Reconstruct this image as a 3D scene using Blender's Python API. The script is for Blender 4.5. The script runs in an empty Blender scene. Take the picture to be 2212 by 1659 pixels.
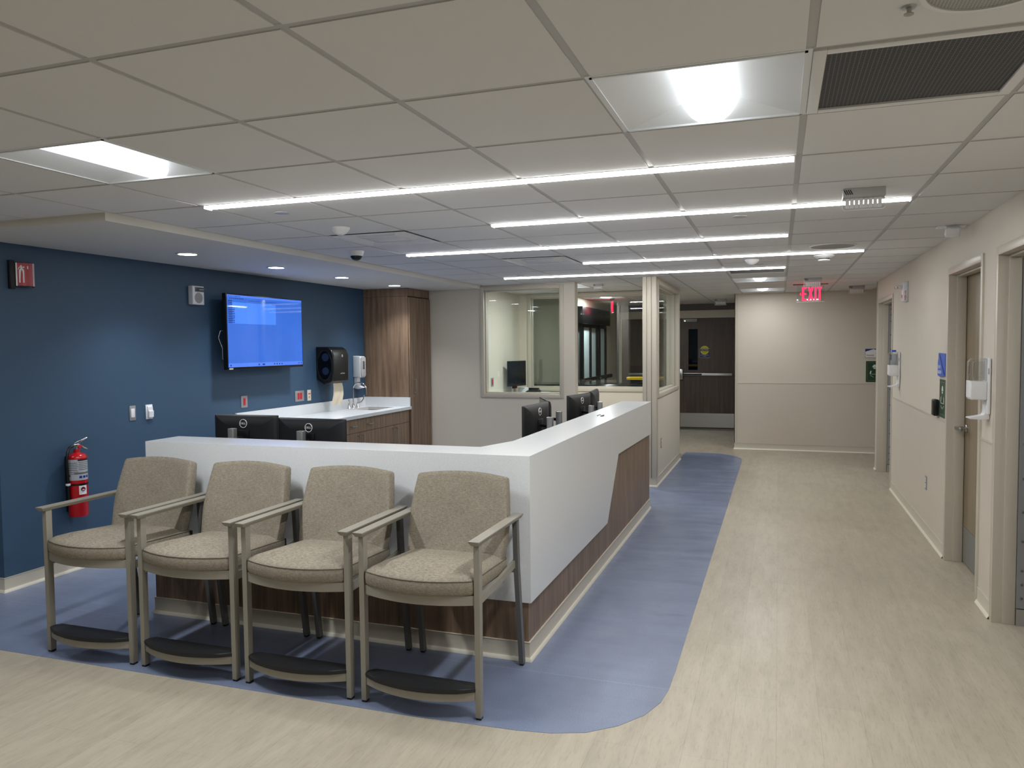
import bpy, bmesh, math, random
from mathutils import Vector, Matrix
random.seed(7)
SC = bpy.context.scene
COL = SC.collection
PI = math.pi
R = math.radians

# ------------------------------------------------------------------ materials
def lin(c):
    c = c / 255.0
    return c / 12.92 if c <= 0.04045 else ((c + 0.055) / 1.055) ** 2.4
def rgb(r, g, b): return (lin(r), lin(g), lin(b), 1.0)

def new_mat(name):
    m = bpy.data.materials.new(name)
    m.use_nodes = True
    nt = m.node_tree
    return m, nt, nt.nodes['Principled BSDF']

def pmat(name, col, rough=0.5, metal=0.0, spec=0.5, noise=0.0, nscale=60.0, bump=0.0, bscale=200.0, emit=None, estr=0.0, stretch=None, alpha=None):
    """principled material with optional procedural colour mottling and bump"""
    m, nt, b = new_mat(name)
    b.inputs['Base Color'].default_value = col
    b.inputs['Roughness'].default_value = rough
    b.inputs['Metallic'].default_value = metal
    b.inputs['Specular IOR Level'].default_value = spec
    tc = nt.nodes.new('ShaderNodeTexCoord')
    src = tc.outputs['Object']
    if stretch:
        mp = nt.nodes.new('ShaderNodeMapping'); mp.inputs['Scale'].default_value = stretch
        nt.links.new(src, mp.inputs['Vector']); src = mp.outputs['Vector']
    if noise:
        n = nt.nodes.new('ShaderNodeTexNoise'); n.inputs['Scale'].default_value = nscale; n.inputs['Detail'].default_value = 4
        nt.links.new(src, n.inputs['Vector'])
        mx = nt.nodes.new('ShaderNodeMix'); mx.data_type = 'RGBA'
        mx.inputs[6].default_value = tuple(c * (1 - noise) for c in col[:3]) + (1,)
        mx.inputs[7].default_value = tuple(min(1, c * (1 + noise)) for c in col[:3]) + (1,)
        nt.links.new(n.outputs['Fac'], mx.inputs[0]); nt.links.new(mx.outputs[2], b.inputs['Base Color'])
    if bump:
        n2 = nt.nodes.new('ShaderNodeTexNoise'); n2.inputs['Scale'].default_value = bscale; n2.inputs['Detail'].default_value = 3
        nt.links.new(src, n2.inputs['Vector'])
        bp = nt.nodes.new('ShaderNodeBump'); bp.inputs['Strength'].default_value = bump; bp.inputs['Distance'].default_value = 0.002
        nt.links.new(n2.outputs['Fac'], bp.inputs['Height']); nt.links.new(bp.outputs['Normal'], b.inputs['Normal'])
    if emit:
        b.inputs['Emission Color'].default_value = emit; b.inputs['Emission Strength'].default_value = estr
    return m

def ramp(nt, fac, stops):
    r = nt.nodes.new('ShaderNodeValToRGB')
    els = r.color_ramp.elements
    while len(els) < len(stops): els.new(0.5)
    for e, (p, c) in zip(els, stops): e.position = p; e.color = c
    nt.links.new(fac, r.inputs['Fac'])
    return r

def mapping(nt, scale, loc=(0, 0, 0), rot=(0, 0, 0), src='Object'):
    tc = nt.nodes.new('ShaderNodeTexCoord'); mp = nt.nodes.new('ShaderNodeMapping')
    mp.inputs['Scale'].default_value = scale; mp.inputs['Location'].default_value = loc; mp.inputs['Rotation'].default_value = rot
    nt.links.new(tc.outputs[src], mp.inputs['Vector'])
    return mp.outputs['Vector']

def noise_node(nt, vec, scale, detail=4, rough=0.55):
    n = nt.nodes.new('ShaderNodeTexNoise'); n.inputs['Scale'].default_value = scale; n.inputs['Detail'].default_value = detail; n.inputs['Roughness'].default_value = rough
    nt.links.new(vec, n.inputs['Vector'])
    return n.outputs['Fac']

def mixc(nt, fac, a, b, mode='MIX'):
    mx = nt.nodes.new('ShaderNodeMix'); mx.data_type = 'RGBA'; mx.blend_type = mode
    for sock, v in ((mx.inputs[0], fac), (mx.inputs[6], a), (mx.inputs[7], b)):
        if isinstance(v, (int, float, tuple)): sock.default_value = v
        else: nt.links.new(v, sock)
    return mx.outputs[2]

def math_node(nt, op, a, b=None):
    n = nt.nodes.new('ShaderNodeMath'); n.operation = op
    for sock, v in ((n.inputs[0], a), (n.inputs[1], b)):
        if v is None: continue
        if isinstance(v, (int, float)): sock.default_value = v
        else: nt.links.new(v, sock)
    return n.outputs[0]

def wood_mat(name, dark, mid, light, axis='z', rough=0.42):
    m, nt, b = new_mat(name)
    sc = {'z': (14, 14, 0.9), 'x': (0.9, 14, 14), 'y': (14, 0.9, 14)}[axis]
    v = mapping(nt, sc)
    n1 = noise_node(nt, v, 1.6, 5, 0.6)
    sc2 = {'z': (160, 160, 3), 'x': (3, 160, 160), 'y': (160, 3, 160)}[axis]
    n2 = noise_node(nt, mapping(nt, sc2), 1.0, 3, 0.6)
    c = ramp(nt, n1, [(0.28, dark), (0.5, mid), (0.74, light)]).outputs['Color']
    c2 = ramp(nt, n2, [(0.3, (0.62, 0.60, 0.58, 1)), (0.62, (1, 1, 1, 1))]).outputs['Color']
    col = mixc(nt, 0.75, c, c2, 'MULTIPLY')
    nt.links.new(col, b.inputs['Base Color'])
    b.inputs['Roughness'].default_value = rough
    return m

def floor_beige_mat():
    m, nt, b = new_mat('beige_plank_vinyl')
    v = mapping(nt, (1, 1, 1), rot=(0, 0, R(90)))
    br = nt.nodes.new('ShaderNodeTexBrick')
    br.inputs['Scale'].default_value = 1.0
    br.inputs['Brick Width'].default_value = 1.22; br.inputs['Row Height'].default_value = 0.178
    br.inputs['Mortar Size'].default_value = 0.0011; br.inputs['Mortar Smooth'].default_value = 0.2; br.inputs['Bias'].default_value = 0.0
    br.inputs['Color1'].default_value = (0.93, 0.93, 0.93, 1); br.inputs['Color2'].default_value = (1, 1, 1, 1); br.inputs['Mortar'].default_value = (0.80, 0.79, 0.78, 1)
    nt.links.new(v, br.inputs['Vector'])
    n1 = noise_node(nt, mapping(nt, (9, 1.6, 1)), 2.0, 6, 0.65)
    n2 = noise_node(nt, mapping(nt, (85, 9, 1)), 1.3, 4, 0.7)
    n3 = noise_node(nt, mapping(nt, (2.0, 1.0, 1)), 1.2, 2, 0.5)
    base = ramp(nt, n1, [(0.25, rgb(160, 152, 135)), (0.5, rgb(172, 163, 146)), (0.75, rgb(181, 173, 156))]).outputs['Color']
    st = ramp(nt, n2, [(0.36, (0.78, 0.77, 0.75, 1)), (0.47, (1, 1, 1, 1))]).outputs['Color']
    c = mixc(nt, 0.55, base, st, 'MULTIPLY')
    c = mixc(nt, 1.0, c, br.outputs['Color'], 'MULTIPLY')
    nt.links.new(c, b.inputs['Base Color'])
    rr = ramp(nt, n3, [(0.3, (0.36, 0.36, 0.36, 1)), (0.7, (0.5, 0.5, 0.5, 1))]).outputs['Color']
    nt.links.new(rr, b.inputs['Roughness'])
    b.inputs['Specular IOR Level'].default_value = 0.4
    return m

def floor_blue_mat():
    m, nt, b = new_mat('blue_sheet_vinyl')
    n1 = noise_node(nt, mapping(nt, (260, 260, 1)), 1.0, 2, 0.6)
    n2 = noise_node(nt, mapping(nt, (3.2, 1.7, 1)), 1.3, 4, 0.6)
    n3 = noise_node(nt, mapping(nt, (1.1, 6.0, 1)), 1.2, 4, 0.6)
    base = ramp(nt, n1, [(0.33, rgb(102, 112, 138)), (0.52, rgb(117, 128, 153)), (0.70, rgb(138, 148, 173))]).outputs['Color']
    mot = ramp(nt, n2, [(0.32, (0.82, 0.83, 0.85, 1)), (0.66, (1.0, 1.0, 1.0, 1))]).outputs['Color']
    c = mixc(nt, 0.8, base, mot, 'MULTIPLY')
    # pale weld seams of the sheet
    tc = nt.nodes.new('ShaderNodeTexCoord'); sep = nt.nodes.new('ShaderNodeSeparateXYZ'); nt.links.new(tc.outputs['Object'], sep.inputs[0])
    f = None
    for ax, at in (('X', -1.66), ('Y', 6.02), ('Y', 3.62)):
        d = math_node(nt, 'ABSOLUTE', math_node(nt, 'SUBTRACT', sep.outputs[ax], at))
        g = math_node(nt, 'LESS_THAN', d, 0.0022)
        f = g if f is None else math_node(nt, 'MAXIMUM', f, g)
    f = math_node(nt, 'MULTIPLY', f, 0.35)
    c = mixc(nt, f, c, rgb(160, 172, 200))
    nt.links.new(c, b.inputs['Base Color'])
    rr = ramp(nt, n3, [(0.35, (0.28, 0.28, 0.28, 1)), (0.65, (0.44, 0.44, 0.44, 1))]).outputs['Color']
    nt.links.new(rr, b.inputs['Roughness'])
    return m

def quartz_mat():
    m, nt, b = new_mat('white_quartz')
    n1 = noise_node(nt, mapping(nt, (420, 420, 420)), 1.0, 1, 0.5)
    c = ramp(nt, n1, [(0.28, rgb(186, 190, 195)), (0.37, rgb(214, 217, 220)), (0.66, rgb(217, 220, 222)), (0.76, rgb(232, 234, 236))]).outputs['Color']
    nt.links.new(c, b.inputs['Base Color'])
    b.inputs['Roughness'].default_value = 0.22
    return m

def fabric_mat(name, c1, c2, c3):
    m, nt, b = new_mat(name)
    a = noise_node(nt, mapping(nt, (60, 110, 560)), 1.0, 3, 0.6)
    d = noise_node(nt, mapping(nt, (560, 110, 60)), 1.0, 3, 0.6)
    h = math_node(nt, 'ADD', math_node(nt, 'MULTIPLY', a, 0.62), math_node(nt, 'MULTIPLY', d, 0.38))
    big = noise_node(nt, mapping(nt, (9, 9, 9)), 1.0, 3, 0.5)
    c = ramp(nt, h, [(0.38, c1), (0.5, c2), (0.62, c3)]).outputs['Color']
    mot = ramp(nt, big, [(0.3, (0.88, 0.88, 0.88, 1)), (0.7, (1, 1, 1, 1))]).outputs['Color']
    c = mixc(nt, 0.8, c, mot, 'MULTIPLY')
    nt.links.new(c, b.inputs['Base Color'])
    b.inputs['Roughness'].default_value = 0.85; b.inputs['Specular IOR Level'].default_value = 0.25
    bp = nt.nodes.new('ShaderNodeBump'); bp.inputs['Strength'].default_value = 0.35; bp.inputs['Distance'].default_value = 0.001
    nt.links.new(h, bp.inputs['Height']); nt.links.new(bp.outputs['Normal'], b.inputs['Normal'])
    return m

def glass_mat(name, tint=(0.93, 0.96, 0.94, 1), ior=1.5, rough=0.0):
    m = bpy.data.materials.new(name); m.use_nodes = True
    nt = m.node_tree; nt.nodes.clear()
    out = nt.nodes.new('ShaderNodeOutputMaterial'); mix = nt.nodes.new('ShaderNodeMixShader')
    tr = nt.nodes.new('ShaderNodeBsdfTransparent'); gl = nt.nodes.new('ShaderNodeBsdfGlossy'); fr = nt.nodes.new('ShaderNodeFresnel')
    tr.inputs['Color'].default_value = tint; gl.inputs['Roughness'].default_value = rough; gl.inputs['Color'].default_value = (1, 1, 1, 1); fr.inputs['IOR'].default_value = ior
    ge = nt.nodes.new('ShaderNodeNewGeometry'); pw = math_node(nt, 'POWER', ior, math_node(nt, 'SUBTRACT', 1.0, math_node(nt, 'MULTIPLY', ge.outputs['Backfacing'], 2.0)))
    nt.links.new(pw, fr.inputs['IOR'])
    nt.links.new(fr.outputs[0], mix.inputs[0]); nt.links.new(tr.outputs[0], mix.inputs[1]); nt.links.new(gl.outputs[0], mix.inputs[2]); nt.links.new(mix.outputs[0], out.inputs[0])
    return m

def emit_mat(name, col, strength):
    m = bpy.data.materials.new(name); m.use_nodes = True
    nt = m.node_tree; nt.nodes.clear()
    out = nt.nodes.new('ShaderNodeOutputMaterial'); e = nt.nodes.new('ShaderNodeEmission')
    e.inputs['Color'].default_value = col; e.inputs['Strength'].default_value = strength
    nt.links.new(e.outputs[0], out.inputs[0])
    return m

def perforated_mat(name, dark, light, period):
    """fine square-hole grille"""
    m, nt, b = new_mat(name)
    tc = nt.nodes.new('ShaderNodeTexCoord'); sep = nt.nodes.new('ShaderNodeSeparateXYZ'); nt.links.new(tc.outputs['Object'], sep.inputs[0])
    f = None
    for ax in ('X', 'Y'):
        fr = math_node(nt, 'FRACT', math_node(nt, 'MULTIPLY', sep.outputs[ax], 1.0 / period))
        g = math_node(nt, 'LESS_THAN', fr, 0.22)
        f = g if f is None else math_node(nt, 'MAXIMUM', f, g)
    nt.links.new(mixc(nt, f, dark, light), b.inputs['Base Color'])
    b.inputs['Roughness'].default_value = 0.6
    return m

M = {}
M['floor'] = floor_beige_mat(); M['floor_blue'] = floor_blue_mat(); M['quartz'] = quartz_mat()
M['wall'] = pmat('beige_wall_paint', rgb(206, 199, 185), 0.6, noise=0.03, nscale=3, bump=0.05, bscale=350)
M['wall_low'] = pmat('beige_wall_protection_sheet', rgb(201, 192, 179), 0.45, noise=0.03, nscale=4, bump=0.04, bscale=300)
M['wall_shaded'] = pmat('shaded_transom_wall', rgb(104, 102, 104), 0.6, noise=0.03, nscale=3)  # wall above the double door, its shade put into the colour
M['blue_wall'] = pmat('blue_wall_paint', rgb(52, 79, 105), 0.55, noise=0.05, nscale=2.5, bump=0.04, bscale=350)
M['tile'] = pmat('acoustic_tile', rgb(220, 220, 221), 0.9, noise=0.02, nscale=90, bump=0.12, bscale=600)
M['tbar'] = pmat('ceiling_grid_enamel', rgb(182, 182, 182), 0.5, noise=0.02, nscale=20)
M['plaster'] = pmat('soffit_paint', rgb(218, 216, 210), 0.7, noise=0.02, nscale=3)
M['frame'] = pmat('beige_frame_paint', rgb(192, 185, 171), 0.35, noise=0.02, nscale=8)
M['trim'] = pmat('beige_rubber_base', rgb(196, 189, 174), 0.35, noise=0.03, nscale=8)
M['wood'] = wood_mat('walnut_laminate', rgb(100, 81, 65), rgb(131, 108, 88), rgb(153, 130, 109))
M['wood_dark'] = wood_mat('dark_door_veneer', rgb(56, 44, 38), rgb(74, 58, 50), rgb(90, 73, 63))
M['wood_door'] = wood_mat('tan_door_veneer', rgb(128, 114, 92), rgb(146, 131, 107), rgb(158, 143, 119))
M['fabric'] = fabric_mat('taupe_fabric', rgb(116, 108, 95), rgb(137, 129, 115), rgb(154, 146, 132))
M['fabric_seam'] = pmat('taupe_seam', rgb(84, 76, 64), 0.8, noise=0.1, nscale=200)
M['chair_metal'] = pmat('champagne_metal_paint', rgb(142, 138, 127), 0.42, metal=0.1, noise=0.04, nscale=30)
M['chair_metal_dark'] = pmat('darker_leg_metal', rgb(98, 98, 97), 0.42, metal=0.1, noise=0.04, nscale=30)  # darker tone, used on the rear legs
M['cove_lip'] = pmat('pale_cove_edge', rgb(226, 221, 206), 0.35, noise=0.02, nscale=8)
M['rubber'] = pmat('black_rubber', rgb(20, 21, 24), 0.55, noise=0.35, nscale=22, bump=0.1, bscale=120)
M['black'] = pmat('black_plastic', rgb(9, 10, 13), 0.32, noise=0.1, nscale=40)
M['black_soft'] = pmat('black_matte_plastic', rgb(16, 18, 22), 0.5, noise=0.1, nscale=40)
M['white_plastic'] = pmat('white_plastic', rgb(226, 227, 230), 0.35, noise=0.02, nscale=30)
M['grey_plastic'] = pmat('grey_plastic', rgb(176, 177, 178), 0.4, noise=0.03, nscale=30)
M['dark_grey'] = pmat('dark_grey_enamel', rgb(92, 94, 98), 0.45, noise=0.03, nscale=30)
M['steel'] = pmat('brushed_steel', rgb(176, 176, 174), 0.28, metal=1.0, noise=0.06, nscale=3, stretch=(1, 1, 60))
M['steel_h'] = pmat('brushed_steel_plate', rgb(184, 184, 182), 0.3, metal=1.0, noise=0.05, nscale=3, stretch=(1, 60, 60))
M['steel_dull'] = pmat('dull_grey_steel', rgb(146, 147, 149), 0.45, metal=0.2, noise=0.05, nscale=12)
M['chrome'] = pmat('chrome', rgb(220, 221, 224), 0.08, metal=1.0, noise=0.02, nscale=10)
M['alu'] = pmat('silver_aluminium', rgb(190, 191, 192), 0.34, metal=0.8, noise=0.03, nscale=40)
M['kick'] = pmat('grey_kick_plate', rgb(120, 120, 115), 0.45, metal=0.1, noise=0.06, nscale=6)
M['red'] = pmat('red_enamel', rgb(178, 16, 24), 0.25, noise=0.05, nscale=20)
M['red_plastic'] = pmat('red_plastic', rgb(186, 30, 40), 0.35, noise=0.05, nscale=20)
M['red_sign'] = pmat('red_sign_face', rgb(176, 66, 76), 0.4, noise=0.04, nscale=10)
M['sign_white'] = pmat('white_sign_print', rgb(228, 228, 230), 0.4, noise=0.02, nscale=30)
M['sign_black'] = pmat('black_sign_print', rgb(20, 20, 22), 0.45, noise=0.05, nscale=30)
M['sign_blue'] = pmat('blue_sign_face', rgb(38, 92, 200), 0.35, noise=0.05, nscale=12)
M['sign_navy'] = pmat('navy_sign_face', rgb(24, 34, 96), 0.4, noise=0.05, nscale=12)
M['sign_royal'] = pmat('royal_blue_sign_face', rgb(16, 40, 130), 0.4, noise=0.05, nscale=12)
M['sign_green'] = pmat('dark_green_sign_face', rgb(30, 66, 44), 0.4, noise=0.05, nscale=12)
M['sign_pale'] = pmat('pale_glow_print', rgb(206, 216, 200), 0.5, noise=0.03, nscale=30)
M['sign_yellow'] = pmat('yellow_sign_face', rgb(214, 204, 50), 0.4, noise=0.04, nscale=20)
M['yellow'] = pmat('yellow_plastic', rgb(238, 196, 24), 0.35, noise=0.04, nscale=20)
M['label_grey'] = pmat('silver_label', rgb(168, 172, 178), 0.4, noise=0.25, nscale=90)
M['ivory'] = pmat('ivory_plastic', rgb(214, 206, 186), 0.4, noise=0.03, nscale=30)
M['paper'] = pmat('kraft_paper_towel', rgb(212, 200, 176), 0.9, noise=0.05, nscale=80)
M['glass'] = glass_mat('window_glass', (0.90, 0.935, 0.915, 1))
M['acrylic'] = glass_mat('clear_acrylic', (0.93, 0.94, 0.95, 1), 1.45, 0.03)
M['smoke'] = glass_mat('smoked_lens', (0.10, 0.14, 0.22, 1), 1.45, 0.05)
M['dark_lens'] = glass_mat('dark_door_glass', (0.30, 0.38, 0.44, 1), 1.5, 0.0)
M['frost'] = pmat('frosted_glass_panel', rgb(186, 204, 206), 0.35, noise=0.05, nscale=6)
M['roll_navy'] = pmat('dim_blue_roll_end', rgb(14, 30, 62), 0.5, noise=0.1, nscale=30)
M['linear'] = emit_mat('led_line_diffuser', (1.0, 0.99, 0.965, 1), 9.0)
M['lens'] = emit_mat('troffer_lens_glow', (0.96, 0.99, 1.0, 1), 1.2)
M['down'] = emit_mat('downlight_lamp_glow', (0.93, 0.97, 1.0, 1), 9.0)
M['exit_red'] = emit_mat('exit_letter_glow', (1.0, 0.008, 0.03, 1), 2.2)
M['troffer'] = pmat('troffer_white_enamel', rgb(224, 228, 232), 0.45, noise=0.01, nscale=10)
M['grille'] = perforated_mat('perforated_return_grille', rgb(38, 39, 42), rgb(96, 97, 100), 0.0125)
M['speaker_mesh'] = perforated_mat('speaker_mesh', rgb(140, 140, 138), rgb(186, 185, 182), 0.008)
M['scr_off'] = pmat('monitor_screen_off', rgb(14, 20, 26), 0.14, noise=0.05, nscale=5)

def screen_mat(name, col, s, rough=0.03):
    m, nt, b = new_mat(name)
    b.inputs['Base Color'].default_value = (0.01, 0.012, 0.02, 1); b.inputs['Roughness'].default_value = rough
    n = noise_node(nt, mapping(nt, (2, 2, 2)), 1.2, 2)
    c = mixc(nt, n, tuple(x * 0.86 for x in col[:3]) + (1,), tuple(x * 1.14 for x in col[:3]) + (1,))
    nt.links.new(c, b.inputs['Emission Color']); b.inputs['Emission Strength'].default_value = s
    return m
M['tv_blue'] = screen_mat('tv_blue_desktop', rgb(52, 104, 206), 0.34)
M['tv_window'] = screen_mat('tv_bright_window', rgb(66, 122, 240), 0.40)
M['tv_bar'] = screen_mat('tv_toolbar', rgb(74, 120, 226), 0.38)
M['tv_dark'] = screen_mat('tv_dark_icons', rgb(22, 38, 100), 0.3)
M['green_led'] = emit_mat('indicator_led', (0.6, 1.0, 0.3, 1), 2.0)

# ------------------------------------------------------------------ mesh builder
WM = {}      # world matrix of every Empty / mesh we make (location + z rotation only)
class MB:
    def __init__(self): self.bm = bmesh.new(); self.mi = 0
    def mat(self, i): self.mi = i; return self
    def _mark(self, faces):
        for f in faces: f.material_index = self.mi
    def poly(self, pts):
        f = self.bm.faces.new([self.bm.verts.new(p) for p in pts]); self._mark([f]); return self
    def box(self, x0, x1, y0, y1, z0, z1, bevel=0.0, seg=2, mtx=None):
        if x0 > x1: x0, x1 = x1, x0
        if y0 > y1: y0, y1 = y1, y0
        if z0 > z1: z0, z1 = z1, z0
        c = [(x0, y0, z0), (x1, y0, z0), (x1, y1, z0), (x0, y1, z0), (x0, y0, z1), (x1, y0, z1), (x1, y1, z1), (x0, y1, z1)]
        vs = [self.bm.verts.new(mtx @ Vector(p) if mtx else p) for p in c]
        fs = [self.bm.faces.new([vs[i] for i in q]) for q in ((0, 3, 2, 1), (4, 5, 6, 7), (0, 1, 5, 4), (1, 2, 6, 5), (2, 3, 7, 6), (3, 0, 4, 7))]
        self._mark(fs)
        if bevel > 0:
            es = list({e for f in fs for e in f.edges})
            r = bmesh.ops.bevel(self.bm, geom=es, offset=min(bevel, 0.49 * min(x1 - x0, y1 - y0, z1 - z0)), segments=seg, affect='EDGES', profile=0.5)
            self._mark(r['faces'])
        return self
    def prism(self, pts, axis, a, b, bevel=0.0, seg=2):
        """closed 2-D polygon extruded along an axis; pts in the remaining two axes (in xyz order)"""
        def P(p, t):
            return {'x': (t, p[0], p[1]), 'y': (p[0], t, p[1]), 'z': (p[0], p[1], t)}[axis]
        lo = [self.bm.verts.new(P(p, a)) for p in pts]; hi = [self.bm.verts.new(P(p, b)) for p in pts]
        n = len(pts)
        fs = [self.bm.faces.new([lo[i], lo[(i + 1) % n], hi[(i + 1) % n], hi[i]]) for i in range(n)]
        fs.append(self.bm.faces.new(lo[::-1])); fs.append(self.bm.faces.new(hi))
        self._mark(fs)
        if bevel > 0:
            es = list({e for f in fs[-2:] for e in f.edges})
            r = bmesh.ops.bevel(self.bm, geom=es, offset=bevel, segments=seg, affect='EDGES', profile=0.5)
            self._mark(r['faces'])
        return self
    def tube(self, pts, r, seg=10, cap=True, closed=False):
        pts = [Vector(p) for p in pts]; n = len(pts)
        rs = r if isinstance(r, (list, tuple)) else [r] * n
        rings = []; up = None
        for i, p in enumerate(pts):
            if closed: t = pts[(i + 1) % n] - pts[i - 1]
            else: t = pts[min(i + 1, n - 1)] - pts[max(i - 1, 0)]
            t.normalize()
            if up is None:
                up = Vector((0, 0, 1)) if abs(t.z) < 0.9 else Vector((1, 0, 0))
            a = t.cross(up)
            if a.length < 1e-6: a = t.orthogonal()
            a.normalize(); bb = a.cross(t); up = bb
            rings.append([self.bm.verts.new(p + (a * math.cos(k * 2 * PI / seg) + bb * math.sin(k * 2 * PI / seg)) * rs[i]) for k in range(seg)])
        fs = []
        for i in range(n if closed else n - 1):
            A, B = rings[i], rings[(i + 1) % n]
            for k in range(seg): fs.append(self.bm.faces.new([A[k], A[(k + 1) % seg], B[(k + 1) % seg], B[k]]))
        if cap and not closed:
            fs.append(self.bm.faces.new(rings[0][::-1])); fs.append(self.bm.faces.new(rings[-1]))
        self._mark(fs); return self
    def cyl(self, p0, p1, r, seg=20): return self.tube([p0, p1], r, seg)
    def lathe(self, prof, c, axis='z', seg=32):
        """profile of (radius, height) revolved about an axis through c"""
        rings = []
        for rad, h in prof:
            ring = []
            for k in range(seg):
                a = 2 * PI * k / seg; u, v = rad * math.cos(a), rad * math.sin(a)
                q = {'z': (u, v, h), 'x': (h, u, v), 'y': (v, h, u)}[axis]
                ring.append(self.bm.verts.new((c[0] + q[0], c[1] + q[1], c[2] + q[2])))
            rings.append(ring)
        fs = []
        for A, B in zip(rings, rings[1:]):
            for k in range(seg): fs.append(self.bm.faces.new([A[k], A[(k + 1) % seg], B[(k + 1) % seg], B[k]]))
        fs.append(self.bm.faces.new(rings[0][::-1])); fs.append(self.bm.faces.new(rings[-1]))
        self._mark(fs); return self
    def sweep(self, prof, path, closed=False):
        """2-D profile (offset to the left-hand side of travel, z) swept along a horizontal polyline with mitred corners"""
        P = [Vector((p[0], p[1])) for p in path]; n = len(P); rings = []
        for i in range(n):
            d1 = (P[i] - P[i - 1]).normalized() if (i > 0 or closed) else None
            d2 = (P[(i + 1) % n] - P[i]).normalized() if (i < n - 1 or closed) else None
            d1 = d1 or d2; d2 = d2 or d1
            n1 = Vector((-d1.y, d1.x)); n2 = Vector((-d2.y, d2.x)); m = (n1 + n2)
            m = m / max(0.2, m.dot(n1))
            rings.append([self.bm.verts.new((P[i].x + m.x * o, P[i].y + m.y * o, z)) for o, z in prof])
        k = len(prof); fs = []
        for i in range(n if closed else n - 1):
            A, B = rings[i], rings[(i + 1) % n]
            for j in range(k): fs.append(self.bm.faces.new([A[j], A[(j + 1) % k], B[(j + 1) % k], B[j]]))
        if not closed: fs.append(self.bm.faces.new(rings[0][::-1])); fs.append(self.bm.faces.new(rings[-1]))
        self._mark(fs); return self
    def loft(self, rings, cap=True):
        V = [[self.bm.verts.new(p) for p in r] for r in rings]; fs = []
        for A, B in zip(V, V[1:]):
            n = len(A)
            for k in range(n): fs.append(self.bm.faces.new([A[k], A[(k + 1) % n], B[(k + 1) % n], B[k]]))
        if cap: fs.append(self.bm.faces.new(V[0][::-1])); fs.append(self.bm.faces.new(V[-1]))
        self._mark(fs); return self
    def text(self, s, size, mtx, depth=0.0006, align='CENTER', sx=1.0):
        cu = bpy.data.curves.new('lettering', 'FONT'); cu.body = s; cu.size = size; cu.align_x = align; cu.align_y = 'CENTER'; cu.extrude = depth; cu.resolution_u = 2
        ob = bpy.data.objects.new('lettering', cu); COL.objects.link(ob)
        dg = bpy.context.evaluated_depsgraph_get(); dg.update()
        me = bpy.data.meshes.new_from_object(ob.evaluated_get(dg))
        n0 = len(self.bm.verts); f0 = len(self.bm.faces)
        self.bm.from_mesh(me); self.bm.verts.ensure_lookup_table(); self.bm.faces.ensure_lookup_table()
        for v in self.bm.verts[n0:]:
            v.co = mtx @ Vector((v.co.x * sx, v.co.y, v.co.z))
        self._mark(self.bm.faces[f0:])
        bpy.data.objects.remove(ob); bpy.data.meshes.remove(me); bpy.data.curves.remove(cu)
        return self
    def xform(self, mtx):
        bmesh.ops.transform(self.bm, matrix=mtx, verts=self.bm.verts); return self
    def build(self, name, mats, parent=None, smooth=35, local=False):
        bm = self.bm
        bmesh.ops.recalc_face_normals(bm, faces=bm.faces)
        if not isinstance(mats, (list, tuple)): mats = [mats]
        me = bpy.data.meshes.new(name)
        if parent is not None:
            mw = WM[parent]
            if not local: bmesh.ops.transform(bm, matrix=mw.inverted(), verts=bm.verts)
            ob = bpy.data.objects.new(name, me); ob.parent = parent; WM[ob] = mw
        else:
            xs = [v.co.x for v in bm.verts]; ys = [v.co.y for v in bm.verts]; zs = [v.co.z for v in bm.verts]
            o = Vector(((min(xs) + max(xs)) / 2, (min(ys) + max(ys)) / 2, min(zs)))
            if name.startswith(('floor', 'ceiling')): o = Vector((0, 0, 0))
            bmesh.ops.translate(bm, verts=bm.verts, vec=-o)
            ob = bpy.data.objects.new(name, me); ob.location = o; WM[ob] = Matrix.Translation(o)
        if smooth:
            lim = R(smooth)
            for f in bm.faces: f.smooth = True
            for e in bm.edges:
                if len(e.link_faces) != 2 or e.calc_face_angle(0) > lim: e.smooth = False
        bm.to_mesh(me); bm.free()
        for m in mats: me.materials.append(M[m] if isinstance(m, str) else m)
        COL.objects.link(ob)
        return ob

def tag(o, label=None, cat=None, group=None, kind=None):
    if label: o['label'] = label
    if cat: o['category'] = cat
    if group: o['group'] = group
    if kind: o['kind'] = kind
    return o
def thing(name, label, cat, loc, rz=0.0, group=None, kind=None):
    o = bpy.data.objects.new(name, None); COL.objects.link(o)
    o.empty_display_size = 0.05
    o.location = loc; o.rotation_euler = (0, 0, rz)
    WM[o] = Matrix.Translation(Vector(loc)) @ Matrix.Rotation(rz, 4, 'Z')
    return tag(o, label, cat, group, kind)
def copy_tree(o, parent=None):
    c = o.copy(); COL.objects.link(c); WM[c] = WM[o].copy()
    if parent is not None: c.parent = parent; c.matrix_parent_inverse = o.matrix_parent_inverse.copy()
    for ch in list(o.children): copy_tree(ch, c)
    return c
def put(o, loc, rz=None):
    o.location = loc
    if rz is not None: o.rotation_euler = (0, 0, rz)
    return o
def face_mtx(pos, right, up):
    """matrix that puts a text's x along `right`, y along `up` at pos"""
    r, u = Vector(right).normalized(), Vector(up).normalized(); n = r.cross(u)
    m = Matrix((r, u, n)).transposed().to_4x4(); m.translation = Vector(pos)
    return m
def arc(cx_, cy_, r, a0, a1, n):
    return [(cx_ + r * math.cos(R(a0 + (a1 - a0) * i / n)), cy_ + r * math.sin(R(a0 + (a1 - a0) * i / n))) for i in range(n + 1)]
def rrect(x0, x1, y0, y1, r, n=6):
    return arc(x1 - r, y1 - r, r, 0, 90, n) + arc(x0 + r, y1 - r, r, 90, 180, n) + arc(x0 + r, y0 + r, r, 180, 270, n) + arc(x1 - r, y0 + r, r, 270, 360, n)
EXPOSURE = 1.74
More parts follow.
